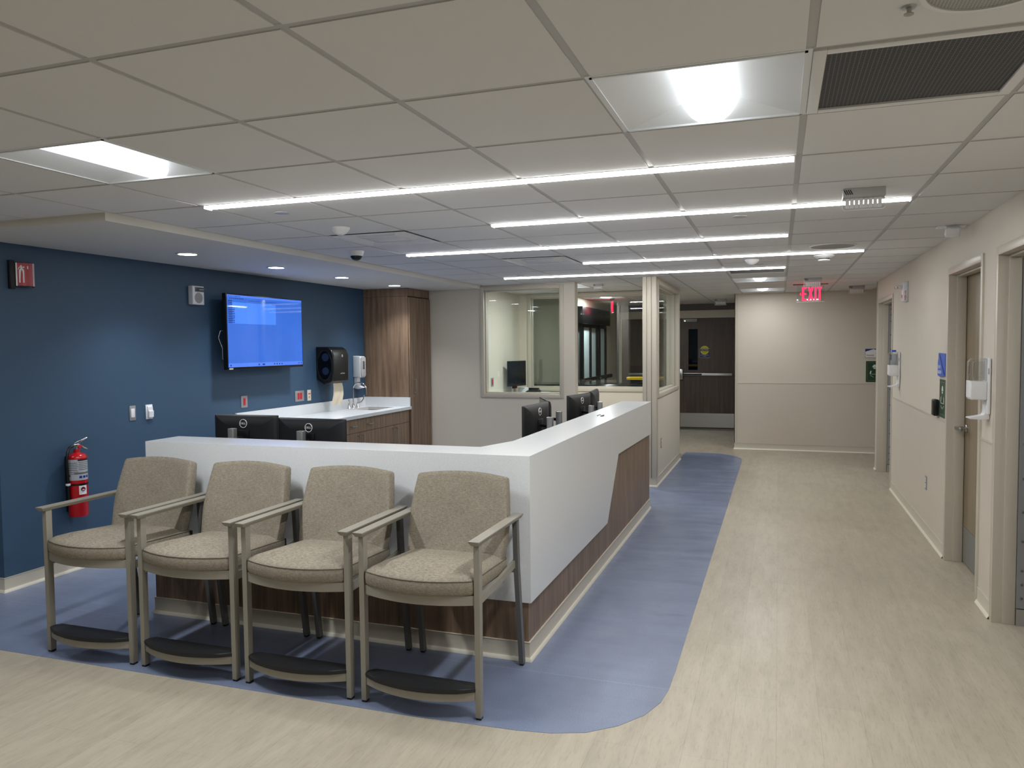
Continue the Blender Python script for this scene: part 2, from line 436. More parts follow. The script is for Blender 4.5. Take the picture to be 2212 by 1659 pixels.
# ------------------------------------------------------------------ room dimensions
CE = 2.41                       # ceiling height
TP = 0.6096                     # ceiling module
GX, GY = -1.1444, 2.2344        # a ceiling grid crossing
XR, XR2 = 1.19, 1.32            # corridor's right wall
XL = -4.936                     # blue wall
YB = 9.2                        # wall behind the nurses' station
YE = 12.42                      # end wall of the corridor
YD = 15.15                      # double door wall
YW = 11.0                       # rear glazing of the office bay
XC = -1.328                     # glazed partition beside the corridor
def S(o, label=None): return tag(o, label, kind='structure')

# floor with the inlaid blue field
S(MB().box(-9, 4.2, -4, 17, -0.08, 0.0).build('floor', 'floor', smooth=0), 'beige plank vinyl floor of the corridor')
fld = [(-6.4, 2.985), (-1.5, 3.005), (-1.25, 3.02)]
fld += [(-1.05, 3.028), (-0.90, 3.05), (-0.76, 3.10), (-0.64, 3.20), (-0.55, 3.33), (-0.50, 3.47), (-0.482, 3.62), (-0.478, 3.85)]
fld += [(-0.478, 11.20), (-0.49, 11.40), (-0.56, 11.58), (-0.68, 11.74), (-0.84, 11.84), (-1.02, 11.87), (-1.33, 11.87)]
fld += [(-1.33, 9.0), (-4.936, 9.0), (-4.936, 3.74), (-6.4, 3.74)]
S(MB().prism(fld, 'z', -0.01, 0.0015).build('floor', 'floor_blue', smooth=0), 'blue sheet vinyl field inlaid around the reception desk')

# ceiling: tegular tiles (faces below the grid) and the recessed grid bars
def cell(i, j): return GX + i * TP, GX + (i + 1) * TP, GY + j * TP, GY + (j + 1) * TP
FIX = {(1, 0), (-3, 0), (1, 12), (1, 15), (-3, 12), (-3, 16), (1, -4), (-3, -4), (-7, 0), (0, 23), (5, 3), (5, 11), (2, 0), (1, 10), (-3, 4), (-2, 7)}
mb = MB(); g = 0.0125
for i in range(-13, 9):
    for j in range(-11, 24):
        if (i, j) in FIX: continue
        x0, x1, y0, y1 = cell(i, j)
        if x0 < -3.7 and y1 > 3.5 and x1 > -9 and y0 < 9.3: 
            if x1 < -3.6: continue
        mb.box(x0 + g, x1 - g, y0 + g, y1 - g, CE, CE + 0.02)
ceil_ = S(mb.build('ceiling', 'tile', smooth=0), 'suspended ceiling of white acoustic tiles')
mb = MB()
for i in range(-13, 10): mb.box(GX + i * TP - g, GX + i * TP + g, GY - 11 * TP, GY + 22 * TP, CE + 0.0035, CE + 0.02)
for j in range(-11, 23): mb.box(GX - 13 * TP, GX + 9 * TP, GY + j * TP - g, GY + j * TP + g, CE + 0.0030, CE + 0.02)
mb.build('ceiling_grid', 'tbar', ceil_, smooth=0)
S(MB().box(-9.2, 4.4, -4.6, 17.2, CE + 0.13, CE + 0.2).build('ceiling', 'plaster', smooth=0), 'slab above the suspended ceiling')
# lowered soffit over the blue wall
S(MB().box(-9, -3.600, 3.405, YB, 2.364, CE + 0.019).build('trim_1', 'plaster', smooth=0), 'painted soffit running along the blue wall')

# walls
mb = MB(); mb.box(-5.06, XL, 3.735, 9.33, 0, CE + 0.02); mb.box(-9, -5.06, 3.735, 3.86, 0, CE + 0.02)
S(mb.build('wall_left', 'blue_wall', smooth=0), 'dark blue painted wall')
W1 = (-3.605, -2.505, 0.985, 2.392)      # window_1 outer frame x0 x1 z0 z1
mb = MB(); y0, y1 = YB, YB + 0.14
mb.box(-5.06, W1[0], y0, y1, 0, CE + 0.02); mb.box(W1[0], W1[1], y0, y1, 0, W1[2]); mb.box(W1[0], W1[1], y0, y1, W1[3], CE + 0.02); mb.box(W1[1], -2.362, y0, y1, 0, CE + 0.02)
S(mb.build('wall_back', 'wall', smooth=0), 'beige wall behind the nurse station')
DOORS = {1: (4.12, 5.085), 2: (5.495, 6.445), 3: (9.47, 10.70)}
ZD = 2.125
mb = MB(); ys = -4.0
for n in (1, 2, 3):
    a, b = DOORS[n]
    mb.box(XR, XR2, ys, a - 0.05, 0, CE + 0.02); mb.box(XR, XR2, a - 0.05, b + 0.05, ZD + 0.05, CE + 0.02); ys = b + 0.05
mb.box(XR, XR2, ys, 10.93, 0, CE + 0.02)
S(mb.build('wall_right', 'wall', smooth=0), 'beige right wall of the corridor')
mb = MB(); ys = -4.0                       # wall protection sheet below the rail
for n in (1, 2, 3):
    a, b = DOORS[n]; mb.box(XR - 0.003, XR, ys, a - 0.05, 0.09, 1.028); ys = b + 0.05
mb.box(XR - 0.003, XR, ys, 10.93, 0.09, 1.028)
S(mb.build('trim_2', 'wall_low', smooth=0), 'protection sheet on the lower right wall')
mb = MB(); ys = -4.0
for n in (1, 2, 3):
    a, b = DOORS[n]; mb.box(XR - 0.007, XR, ys, a - 0.05, 1.026, 1.040, 0.002); ys = b + 0.05
mb.box(XR - 0.007, XR, ys, 10.93, 1.026, 1.040, 0.002)
S(mb.build('trim_3', 'frame'), 'rail along the right wall')
mb = MB(); mb.box(-0.64, 4.2, YE, YE + 0.13, 0, CE + 0.02); mb.box(-0.64, -0.51, YE + 0.13, YD, 0, CE + 0.02)
S(mb.build('wall_end', 'wall', smooth=0), 'beige wall at the end of the corridor')
S(MB().box(-0.60, 4.2, YE - 0.003, YE, 0.09, 1.028).build('trim_4', 'wall_low', smooth=0), 'protection sheet on the lower end wall')
S(MB().box(-0.60, 4.2, YE - 0.007, YE, 1.026, 1.040, 0.002).build('trim_5', 'frame'), 'rail along the end wall')
mb = MB(); mb.box(-0.648, -0.60, YE - 0.006, YE, 0.1, CE); mb.box(-0.648, -0.64, YE - 0.006, YE + 0.06, 0.1, CE)
S(mb.build('trim_6', 'frame', smooth=0), 'corner guard on the end wall')
mb = MB(); mb.box(XR - 0.006, XR, 10.885, 10.936, 0.1, CE); mb.box(XR - 0.006, XR + 0.05, 10.93, 10.936, 0.1, CE)
S(mb.build('trim_7', 'frame', smooth=0), 'corner guard on the right wall')
# double door wall, left wall of the entrance lobby
mb = MB(); mb.box(-5.2, -2.99, YD, YD + 0.15, 0, CE + 0.02); mb.box(-2.99, -0.64, YD, YD + 0.15, 2.285, CE + 0.02); mb.box(-0.64, -0.3, YD, YD + 0.15, 0, CE + 0.02)
S(mb.build('wall_lobby', 'wall_shaded', smooth=0), 'wall over the double door, shade put into its grey colour')
mb = MB(); mb.box(-3.19, -3.05, 14.16, YD, 0, CE + 0.02); mb.box(-3.19, -3.05, 11.93, 14.16, 2.27, CE + 0.02); mb.box(-3.19, -3.13, 11.93, 14.16, 0, 2.27); mb.box(-4.4, -3.05, 11.90, 11.98, 0, CE + 0.02); mb.box(-4.4, -4.3, YW + 0.12, 11.90, 0, CE + 0.02)
S(mb.build('wall_lobby_left', 'wall', smooth=0), 'wall around the black sliding entrance')
# office bay
S(MB().box(-3.83, -3.69, YB + 0.14, YW + 0.12, 0, CE + 0.02).build('wall_office', 'wall', smooth=0), 'pale side wall of the office bay')
W2 = (-3.555, -1.468, 0.965, 2.405)
mb = MB(); mb.box(-3.69, W2[0], YW, YW + 0.12, 0, CE + 0.02); mb.box(W2[0], W2[1], YW, YW + 0.12, 0, W2[2])
S(mb.build('wall_office_back', 'wall', smooth=0), 'low wall under the rear office window')
W3 = (8.985, 10.93, 1.015, 2.385)
mb = MB(); mb.box(XC - 0.14, XC, 8.87, 11.12, 0, W3[2]); mb.box(XC - 0.14, XC, 10.93, 11.12, W3[2], CE + 0.02); mb.box(XC - 0.14, XC, 8.985, 10.93, W3[3], CE + 0.02)
S(mb.build('wall_partition', 'wall', smooth=0), 'low partition wall beside the corridor')
# panelled post at the end of the partition
mb = MB()
mb.box(XC - 0.150, XC - 0.104, 8.852, 8.99, 0.1, CE, 0.003); mb.box(XC - 0.100, XC - 0.050, 8.846, 8.99, 0.1, CE, 0.003); mb.box(XC - 0.046, XC + 0.006, 8.852, 8.99, 0.1, CE, 0.003); mb.box(XC - 0.14, XC, 8.87, 8.985, 0.1, CE)
S(mb.build('trim_8', 'frame'), 'three-strip beige post at the partition end')
# enclosing walls out of view
mb = MB(); mb.box(-9.1, -9, -4, 17, 0, CE + 0.02); mb.box(-9, 4.2, -4.1, -4, 0, CE + 0.02); mb.box(4.2, 4.3, -4.1, 17.1, 0, CE + 0.02); mb.box(-9, 4.2, 17, 17.1, 0, CE + 0.02)
S(mb.build('wall_rear', 'wall', smooth=0), 'walls around the waiting area')
S(MB().box(-4, 1, 16.75, 16.85, 0, CE + 0.02).build('wall_beyond', 'blue_wall', smooth=0), 'blue wall beyond the double door')
S(MB().box(XR2, 4.2, 7.2, 7.3, 0, CE + 0.02).build('wall_rooms', 'wall', smooth=0), 'partition between the side rooms')

# cove base
BP = [(0, 0.0015), (-0.020, 0.0015), (-0.020, 0.004), (-0.010, 0.020), (-0.0065, 0.030), (-0.0065, 0.096), (-0.0095, 0.098), (-0.0095, 0.101), (0, 0.101)]
BPP = [(-o, z) for o, z in BP]
LP = [(0, 0.0016), (-0.0212, 0.0016), (-0.0212, 0.0045), (-0.0112, 0.0205), (0, 0.0205)]
LPP = [(-o, z) for o, z in LP]
def lip(parent, *paths, prof=None):
    mb = MB()
    for p in paths: mb.sweep(prof or LP, p)
    mb.build('cove_lip', 'cove_lip', parent)
pth = [(-9, 3.735), (XL, 3.735), (XL, 8.0)]
o = S(MB().sweep(BP, pth).build('baseboard_left', 'trim'), 'beige cove base under the blue wall'); lip(o, pth)
paths = []
mb = MB(); ys = -4.0
for n in (1, 2, 3):
    a, b = DOORS[n]
    paths.append([(XR, ys), (XR, a - 0.05)]); ys = b + 0.05
paths.append([(XR, ys), (XR, 10.93), (4.2, 10.93)])
for p in paths: mb.sweep(BPP, p)
o = S(mb.build('baseboard_right', 'trim'), 'beige cove base along the right wall'); lip(o, *paths, prof=LPP)
pth = [(-0.64, YD), (-0.64, YE), (4.2, YE)]
o = S(MB().sweep(BP, pth).build('baseboard_end', 'trim'), 'beige cove base along the end wall'); lip(o, pth)
pth = [(XC - 0.14, 8.855), (XC, 8.855), (XC, 11.12)]
o = S(MB().sweep(BP, pth).build('baseboard_partition', 'trim'), 'beige cove base along the glazed partition'); lip(o, pth)

# door frames in the right wall
def door_frame(n, label):
    a, b = DOORS[n]
    d = thing('door_%d' % n, label, 'door', (XR, (a + b) / 2, 0), kind='structure')
    mb = MB(); x0, x1 = XR - 0.012, XR2 + 0.02
    mb.box(x0, x1, a - 0.05, a, 0, ZD + 0.05, 0.002); mb.box(x0, x1, b, b + 0.05, 0, ZD + 0.05, 0.002); mb.box(x0, x1, a, b, ZD, ZD + 0.05, 0.002)
    xs0, xs1 = XR + 0.042, XR + 0.105
    mb.box(xs0, xs1, a, a + 0.016, 0, ZD, 0.002); mb.box(xs0, xs1, b - 0.016, b, 0, ZD, 0.002); mb.box(xs0, xs1, a + 0.016, b - 0.016, ZD - 0.016, ZD, 0.002)
    mb.build('door_frame', 'frame', d)
    return d, a, b
def hinge_plate(d, x0, x1, y, zs):
    hp = MB().box(x0, x1, y - 0.004, y, 0.10, ZD - 0.02).build('hinge_plate', 'steel_dull', d, smooth=0)
    mb = MB()
    for z in zs:
        for x in (x0 + 0.025, x0 + 0.062): mb.lathe([(0.0075, 0), (0.0075, -0.003), (0.004, -0.0045)], (x, y - 0.004, z), 'y', 10)
    mb.build('screw', 'dark_grey', hp)
    return hp
ZS = [0.16, 0.24, 0.32, 0.49, 0.66, 0.85, 1.05, 1.3, 1.55, 1.73, 1.9, 1.98, 2.05]
for n, lab in ((1, 'nearest door opening of the right wall with riveted grey hinge plate'), (3, 'farthest door opening of the right wall with riveted grey hinge plate')):
    d, a, b = door_frame(n, lab)
    MB().box(XR2 + 0.03, XR2 + 0.03 + (b - a), b - 0.015, b + 0.029, 0.012, ZD - 0.01, 0.002).build('door_leaf', 'wood_door', d)
    hinge_plate(d, XR + 0.107, XR2 + 0.11, b - 0.0165, ZS)
    MB().box(XR + 0.107, XR2 + 0.09, b - 0.026, b - 0.0165, 0.0, 0.095).build('floor_pivot', 'alu', d, smooth=0)
d, a, b = door_frame(2, 'closed tan wooden door set back in the right wall')
MB().box(XR + 0.108, XR + 0.152, a + 0.004, b - 0.008, 0.010, ZD - 0.004, 0.002).build('door_leaf', 'wood_door', d)
MB().box(XR + 0.105, XR + 0.108, a + 0.03, b - 0.03, 0.015, 0.275).build('kick_plate', 'kick', d, smooth=0)
hy = b - 0.085
h = MB(); h.lathe([(0.030, 0), (0.030, -0.008), (0.026, -0.012)], (XR + 0.108, hy, 1.005), 'x', 24); h.cyl((XR + 0.10, hy, 1.005), (XR + 0.045, hy, 1.005), 0.011, 14)
hb = h.build('door_handle', 'steel', d)
MB().prism([(XR + 0.028, hy + 0.012), (XR + 0.056, hy + 0.014), (XR + 0.058, hy - 0.10), (XR + 0.046, hy - 0.118), (XR + 0.034, hy - 0.108)], 'z', 0.992, 1.018, 0.003).build('lever', 'steel', hb)

# double door to the rear, four-foot leaves
d4 = thing('door_4', 'dark brown double door with panic bars at the far end of the corridor', 'door', (-1.85, YD, 0), kind='structure')
mb = MB(); mb.box(-2.99, -2.935, YD - 0.03, YD + 0.14, 0, 2.285); mb.box(-0.69, -0.64, YD - 0.03, YD + 0.14, 0, 2.285); mb.box(-2.935, -0.69, YD - 0.03, YD + 0.14, 2.14, 2.285)
mb.build('door_frame', 'frame', d4, smooth=0)
def leaf(x0, x1, hinge_left):
    L = MB(); wx0, wx1 = (x0 + 0.165, x0 + 0.34) if not hinge_left else (x1 - 0.34, x1 - 0.165)
    y0, y1 = YD + 0.0, YD + 0.045
    L.box(x0, wx0, y0, y1, 0.02, 2.135); L.box(wx1, x1, y0, y1, 0.02, 2.135); L.box(wx0, wx1, y0, y1, 0.02, 1.145); L.box(wx0, wx1, y0, y1, 1.93, 2.135)
    lf = L.build('door_leaf', 'wood_dark', d4, smooth=0)
    MB().box(wx0, wx1, y0 + 0.018, y0 + 0.026, 1.145, 1.93).build('vision_pane', 'dark_lens', lf, smooth=0)
    MB().box(x0 + 0.01, x1 - 0.01, y0 - 0.004, y0, 0.045, 0.315).build('kick_plate', 'steel_h', lf, smooth=0)
    xl = x0 if not hinge_left else x1; s = 1 if not hinge_left else -1
    p = MB(); p.box(xl + s * 0.05, xl + s * 0.98, y0 - 0.05, y0 - 0.012, 1.035, 1.085, 0.004); p.box(xl + s * 0.05, xl + s * 0.10, y0 - 0.05, y0, 1.04, 1.08)
    pb = p.build('panic_bar', 'alu', lf)
    MB().box(xl + s * 0.075, xl + s * 0.42, y0 - 0.056, y0 - 0.0495, 1.042, 1.078).build('push_pad', 'black', pb, smooth=0)
    MB().box(xl + s * 0.005, xl + s * 0.062, y0 - 0.055, y0 - 0.001, 0.96, 1.165, 0.006).build('latch_case', 'steel', lf)
    return lf
lf = leaf(-1.81, -0.695, False); leaf(-2.93, -1.815, True)
c = MB().box(-1.745, -1.475, YD - 0.045, YD, 2.065, 2.13, 0.004).build('door_closer', 'steel_dull', d4)
MB().box(-1.715, -1.70, YD - 0.047, YD - 0.044, 2.08, 2.095).build('indicator_light', 'green_led', c)
st = thing('door_sticker', 'round yellow and navy caution sticker on the dark double door', 'sticker', (-1.342, YD - 0.002, 1.39))
yy = YD - 0.0015
MB().prism(rrect(-1.432, -1.252, 1.385, 1.565, 0.012), 'y', yy - 0.001, yy + 0.001).build('backing', 'sign_navy', st, smooth=0)
e = MB(); e.lathe([(0.083, 0.0), (0.083, -0.0012)], (-1.342, yy - 0.001, 1.525), 'y', 40); yd_ = e.build('yellow_disc', 'sign_yellow', st, smooth=0)
MB().box(-1.425, -1.259, yy - 0.0032, yy - 0.002, 1.505, 1.548).build('black_band', 'sign_black', st, smooth=0)
for s_, z_, o_, z0_ in (('CAUTION', 0.034, 0.0036, 1.5265), ('SWITCH OPERATED', 0.017, 0.0018, 1.430), ('DOOR', 0.017, 0.0018, 1.406)):
    MB().text(s_, z_, face_mtx((-1.342, yy - o_, z0_), (1, 0, 0), (0, 0, 1)), 0.0003).build('lettering', 'sign_white', st, smooth=0)
for s_, z_, z0_ in (('AUTOMATIC', 0.020, 1.565), ('DOOR', 0.026, 1.483)):
    MB().text(s_, z_, face_mtx((-1.342, yy - 0.003, z0_), (1, 0, 0), (0, 0, 1)), 0.0003).build('lettering', 'sign_black', st, smooth=0)
bd = MB(); P1 = rrect(-1.439, -1.245, 1.378, 1.560, 0.014)
bd.tube([(x, yy - 0.001, z) for x, z in P1 if z < 1.556], 0.003, 6, True); bd.build('pale_border', 'grey_plastic', st)

# windows: stepped frames and panes
def frame_xz(mb, x0, x1, z0, z1, w, ya, yb, bev=0.002):
    mb.box(x0, x0 + w, ya, yb, z0, z1, bev); mb.box(x1 - w, x1, ya, yb, z0, z1, bev); mb.box(x0 + w, x1 - w, ya, yb, z0, z0 + w, bev); mb.box(x0 + w, x1 - w, ya, yb, z1 - w, z1, bev)
def frame_yz(mb, y0, y1, z0, z1, w, xa, xb, bev=0.002):
    mb.box(xa, xb, y0, y0 + w, z0, z1, bev); mb.box(xa, xb, y1 - w, y1, z0, z1, bev); mb.box(xa, xb, y0 + w, y1 - w, z0, z0 + w, bev); mb.box(xa, xb, y0 + w, y1 - w, z1 - w, z1, bev)
w = thing('window_1', 'left office window in the wall behind the nurse station', 'window', (-3.05, YB, 0.98), kind='structure')
mb = MB(); frame_xz(mb, W1[0], W1[1], W1[2], W1[3], 0.05, YB - 0.014, YB + 0.154); frame_xz(mb, W1[0] + 0.05, W1[1] - 0.05, W1[2] + 0.05, W1[3] - 0.05, 0.016, YB + 0.03, YB + 0.09)
mb.build('window_frame', 'frame', w)
MB().box(W1[0] + 0.055, W1[1] - 0.055, YB + 0.055, YB + 0.061, W1[2] + 0.055, W1[3] - 0.055).build('pane', 'glass', w, smooth=0)
w = thing('window_2', 'wide rear office window looking into the entrance lobby', 'window', (-2.5, YW, 0.96), kind='structure')
mb = MB(); frame_xz(mb, W2[0], W2[1], W2[2], W2[3], 0.055, YW - 0.014, YW + 0.134); frame_xz(mb, W2[0] + 0.055, W2[1] - 0.055, W2[2] + 0.055, W2[3] - 0.055, 0.016, YW + 0.03, YW + 0.09)
mb.build('window_frame', 'frame', w)
MB().box(W2[0] + 0.06, W2[1] - 0.06, YW + 0.055, YW + 0.061, W2[2] + 0.06, W2[3] - 0.06).build('pane', 'glass', w, smooth=0)
w = thing('window_3', 'side window of the glazed partition beside the corridor', 'window', (XC, 9.96, 1.01), kind='structure')
mb = MB(); frame_yz(mb, W3[0], W3[1], W3[2], W3[3], 0.05, XC - 0.154, XC + 0.014); frame_yz(mb, W3[0] + 0.05, W3[1] - 0.05, W3[2] + 0.05, W3[3] - 0.05, 0.016, XC - 0.10, XC - 0.045)
mb.build('window_frame', 'frame', w)
MB().box(XC - 0.075, XC - 0.069, W3[0] + 0.055, W3[1] - 0.055, W3[2] + 0.055, W3[3] - 0.055).build('pane', 'glass', w, smooth=0)
# ------------------------------------------------------------------ ceiling fixtures
def make_troffer(i, j, label, group, P=9.0):
    x0, x1, y0, y1 = cell(i, j); e = 0.010
    x0 += e; x1 -= e; y0 += e; y1 -= e; xc = (x0 + x1) / 2
    t = thing('troffer_light', label, 'ceiling light', (xc, (y0 + y1) / 2, CE), group=group)
    zt = CE + 0.062; a = 0.088; b = 0.055; th = 0.003
    o = [(x0, y0, CE), (x1, y0, CE), (x1, y1, CE), (x0, y1, CE)]
    inn = [(xc - a, y0 + b, zt), (xc + a, y0 + b, zt), (xc + a, y1 - b, zt), (xc - a, y1 - b, zt)]
    mb = MB()
    mb.poly([o[0], o[3], inn[3], inn[0]]); mb.poly([o[2], o[1], inn[1], inn[2]]); mb.poly([o[1], o[0], inn[0], inn[1]]); mb.poly([o[3], o[2], inn[2], inn[3]]); mb.poly(inn)
    for (p, q) in ((0, 1), (1, 2), (2, 3), (3, 0)):
        A, B = o[p], o[q]; mb.box(min(A[0], B[0]) - 0.004, max(A[0], B[0]) + 0.004, min(A[1], B[1]) - 0.004, max(A[1], B[1]) + 0.004, CE - 0.002, CE + 0.06 if False else CE + 0.012)
    X0, X1, Y0, Y1 = x0 - e, x1 + e, y0 - e, y1 + e
    mb.box(X0 - 0.006, x0, Y0 - 0.006, Y1 + 0.006, CE + 0.0015, CE + 0.011); mb.box(x1, X1 + 0.006, Y0 - 0.006, Y1 + 0.006, CE + 0.0015, CE + 0.011); mb.box(x0, x1, Y0 - 0.006, y0, CE + 0.0015, CE + 0.011); mb.box(x0, x1, y1, Y1 + 0.006, CE + 0.0015, CE + 0.011)
    mb.build('reflector', 'troffer', t, smooth=0)
    prof = [(xc + a * 0.98 * math.cos(R(180 + 180 * k / 16)), zt + 0.066 * math.sin(R(180 + 180 * k / 16))) for k in range(17)]
    MB().prism(prof, 'y', y0 + 0.012, y1 - 0.012, 0.006).build('lens', 'lens', t)
    ld = bpy.data.lights.new('troffer_lamp', 'AREA'); ld.shape = 'RECTANGLE'; ld.size = 0.09; ld.size_y = 0.50; ld.energy = P; ld.color = (0.96, 0.985, 1.0)
    lo = bpy.data.objects.new('troffer_lamp', ld); lo.location = (xc, (y0 + y1) / 2, zt - 0.068); COL.objects.link(lo)
    return t
GT = 'square recessed ceiling lights'
make_troffer(1, 0, 'large square recessed light above the reception desk corner, next to the dark grille', GT)
make_troffer(-3, 0, 'square recessed light nearest the left edge, above the blue wall side', GT)
make_troffer(1, 12, 'far square corridor light, the nearer of the pair before the exit sign', GT, 5.0)
make_troffer(1, 15, 'far square corridor light, the last one before the end wall', GT, 2.6)
make_troffer(-3, 12, 'square recessed light inside the office bay behind the pillar', GT)
make_troffer(-3, 16, 'square recessed light in the entrance lobby seen through the glass', GT, 9.0)

for (i, j) in ((1, -4), (-3, -4), (-7, 0), (0, 23), (5, 3), (5, 11)):  # unseen troffers added as fill light for this room and the rooms beyond
    make_troffer(i, j, 'unseen fill lights added out of the picture, behind the viewer and in neighbouring rooms', GT, 1.6 if i == 5 else (4.0 if i > 0 else 3.2))

def make_linear(x0, x1, y, label):
    t = thing('linear_light', label, 'ceiling light', ((x0 + x1) / 2, y, CE - 0.012), group='linear LED lines in the ceiling')
    MB().box(x0, x1, y - 0.038, y + 0.038, CE - 0.002, CE + 0.03).box(x0, x0 + 0.006, y - 0.032, y + 0.032, CE - 0.016, CE).box(x1 - 0.006, x1, y - 0.032, y + 0.032, CE - 0.016, CE).build('housing', 'troffer', t, smooth=0)
    w = 0.030
    prof = [(y - w, CE - 0.002)] + [(y + w * math.cos(R(180 + 180 * k / 10)), CE - 0.003 + 0.012 * math.sin(R(180 + 180 * k / 10))) for k in range(1, 10)] + [(y + w, CE - 0.002)]
    MB().prism(prof, 'x', x0 + 0.0062, x1 - 0.0062).build('diffuser', 'linear', t)
    return t
LX = [(-3, 2), (-1, 3), (-3, 2), (-1, 3), (-3, 2)]
LL = ['longest glowing light line, nearest to the viewer', 'second glowing light line, shifted right with an emergency light before it', 'third glowing light line, ending left beside the dome camera',
      'fourth glowing light line, shifted to the right', 'farthest glowing light line above the glazed partition post']
for k, (a, b) in enumerate(LX):
    make_linear(GX + a * TP + 0.012, GX + b * TP - 0.014, GY + (2 + 2 * k) * TP + (0.03 if k == 0 else 0), LL[k])

def ring(mb, c, r0, r1, z0, z1, seg=36):
    """flat annulus lathe (hollow)"""
    mb.loft([[(c[0] + r * math.cos(2 * PI * k / seg), c[1] + r * math.sin(2 * PI * k / seg), z) for k in range(seg)] for r, z in ((r0, z1), (r1, z1), (r1, z0), (r0, z0), (r0, z1))], cap=False)
    return mb
DL = ['first recessed downlight in the soffit, nearest the viewer', 'second recessed downlight in the soffit, in front of the wall screen', 'third recessed downlight in the soffit, right of the wall screen', 'last recessed downlight in the soffit, beside the tall wooden cabinet']
for k, y in enumerate((4.81, 5.915, 7.02, 8.18)):
    c = (-4.285, y); zs = 2.364
    t = thing('downlight', DL[k], 'ceiling light', (c[0], c[1], zs), group='downlights in the soffit')
    ring(MB(), c, 0.068, 0.086, zs - 0.006, zs + 0.001).build('trim_ring', 'white_plastic', t)
    MB().lathe([(0.069, zs - 0.0015), (0.069, zs + 0.002)], (c[0], c[1], 0), 'z', 32).build('lamp', 'down', t)
    ld = bpy.data.lights.new('downlight_beam', 'SPOT'); ld.energy = 26; ld.spot_size = R(120); ld.spot_blend = 1.0; ld.shadow_soft_size = 0.06; ld.color = (0.94, 0.97, 1.0)
    lo = bpy.data.objects.new('downlight_beam', ld); lo.location = (c[0], c[1], zs - 0.01); COL.objects.link(lo)

# air grilles
x0, x1, y0, y1 = cell(2, 0)
t = thing('return_grille', 'dark perforated square return air grille near the top right', 'air grille', ((x0 + x1) / 2, (y0 + y1) / 2, CE))
mb = MB(); w = 0.042
mb.box(x0 + .008, x0 + w, y0 + .008, y1 - .008, CE - 0.004, CE + 0.01, 0.002); mb.box(x1 - w, x1 - .008, y0 + .008, y1 - .008, CE - 0.004, CE + 0.01, 0.002); mb.box(x0 + w, x1 - w, y0 + .008, y0 + w, CE - 0.004, CE + 0.01, 0.002); mb.box(x0 + w, x1 - w, y1 - w, y1 - .008, CE - 0.004, CE + 0.01, 0.002)
mb.build('grille_frame', 'tile', t)
MB().box(x0 + w, x1 - w, y0 + w, y1 - w, CE + 0.003, CE + 0.006).build('perforated_panel', 'grille', t, smooth=0)
x0, x1, y0, y1 = cell(1, 10); y0 += 0.045
t = thing('return_grille', 'grey square return grille behind the farthest light line', 'air grille', ((x0 + x1) / 2, (y0 + y1) / 2, CE))
mb = MB(); w = 0.03
mb.box(x0 + .008, x0 + w, y0 + .008, y1 - .008, CE - 0.004, CE + 0.01); mb.box(x1 - w, x1 - .008, y0 + .008, y1 - .008, CE - 0.004, CE + 0.01); mb.box(x0 + w, x1 - w, y0 + .008, y0 + w, CE - 0.004, CE + 0.01); mb.box(x0 + w, x1 - w, y1 - w, y1 - .008, CE - 0.004, CE + 0.01)
mb.build('grille_frame', 'tile', t, smooth=0)
MB().box(x0 + w, x1 - w, y0 + w, y1 - w, CE + 0.003, CE + 0.006).build('perforated_panel', 'dark_grey', t, smooth=0)
def diffuser(i, j, label):
    x0, x1, y0, y1 = cell(i, j); x0 += .008; x1 -= .008; y0 += .008; y1 -= .008
    t = thing('air_diffuser', label, 'air diffuser', ((x0 + x1) / 2, (y0 + y1) / 2, CE), group='square supply diffusers in the ceiling')
    def sq(k, z): return [(x0 + k, y0 + k, z), (x1 - k, y0 + k, z), (x1 - k, y1 - k, z), (x0 + k, y1 - k, z)]
    MB().loft([sq(0, CE - 0.003), sq(0.05, CE - 0.003), sq(0.11, CE + 0.028), sq(0.17, CE + 0.05)], cap=False).build('cone', 'white_plastic', t, smooth=0)
    MB().loft([sq(0.115, CE + 0.024), sq(0.150, CE + 0.006), sq(0.152, CE + 0.0), sq(0.16, CE - 0.001)], cap=False).build('inner_ring', 'white_plastic', t, smooth=0)
    MB().box(x0 + 0.16, x1 - 0.16, y0 + 0.16, y1 - 0.16, CE + 0.000, CE + 0.006, 0.002).build('plaque', 'tile', t)
    MB().poly(sq(0.15, CE + 0.051)).build('duct', 'dark_grey', t, smooth=0)
diffuser(-3, 4, 'nearer grey square air diffuser, beside the dome sensor'); diffuser(-2, 7, 'farther grey square air diffuser, between two light lines')

# small round ceiling devices
def cover(x, y, label):
    o = MB().lathe([(0.042, CE - 0.006), (0.044, CE - 0.004), (0.044, CE - 0.001)], (x, y, 0), 'z', 28).build('sprinkler_cover', 'grey_plastic')
    tag(o, label, 'sprinkler cover', 'flat sprinkler covers in the ceiling')
cover(-2.693, 3.783, 'flat round sprinkler cover behind the nearest light line, at left'); cover(-0.23, 4.934, 'flat round sprinkler cover behind the second light line, at right'); cover(-0.19, 7.95, 'flat round sprinkler cover just before the farthest light line, right end'); cover(-2.70, 8.12, 'flat round sprinkler cover near the left end of the farthest light line')
def dome_sensor(x, y, label):
    t = thing('occupancy_sensor', label, 'sensor', (x, y, CE), group='white conical ceiling sensors')
    MB().lathe([(0.062, CE), (0.062, CE - 0.006), (0.052, CE - 0.022), (0.034, CE - 0.040), (0.018, CE - 0.047)], (x, y, 0), 'z', 32).build('housing', 'white_plastic', t)
    MB().lathe([(0.016, CE - 0.046), (0.014, CE - 0.051), (0.008, CE - 0.054)], (x, y, 0), 'z', 20).build('lens', 'grey_plastic', t)
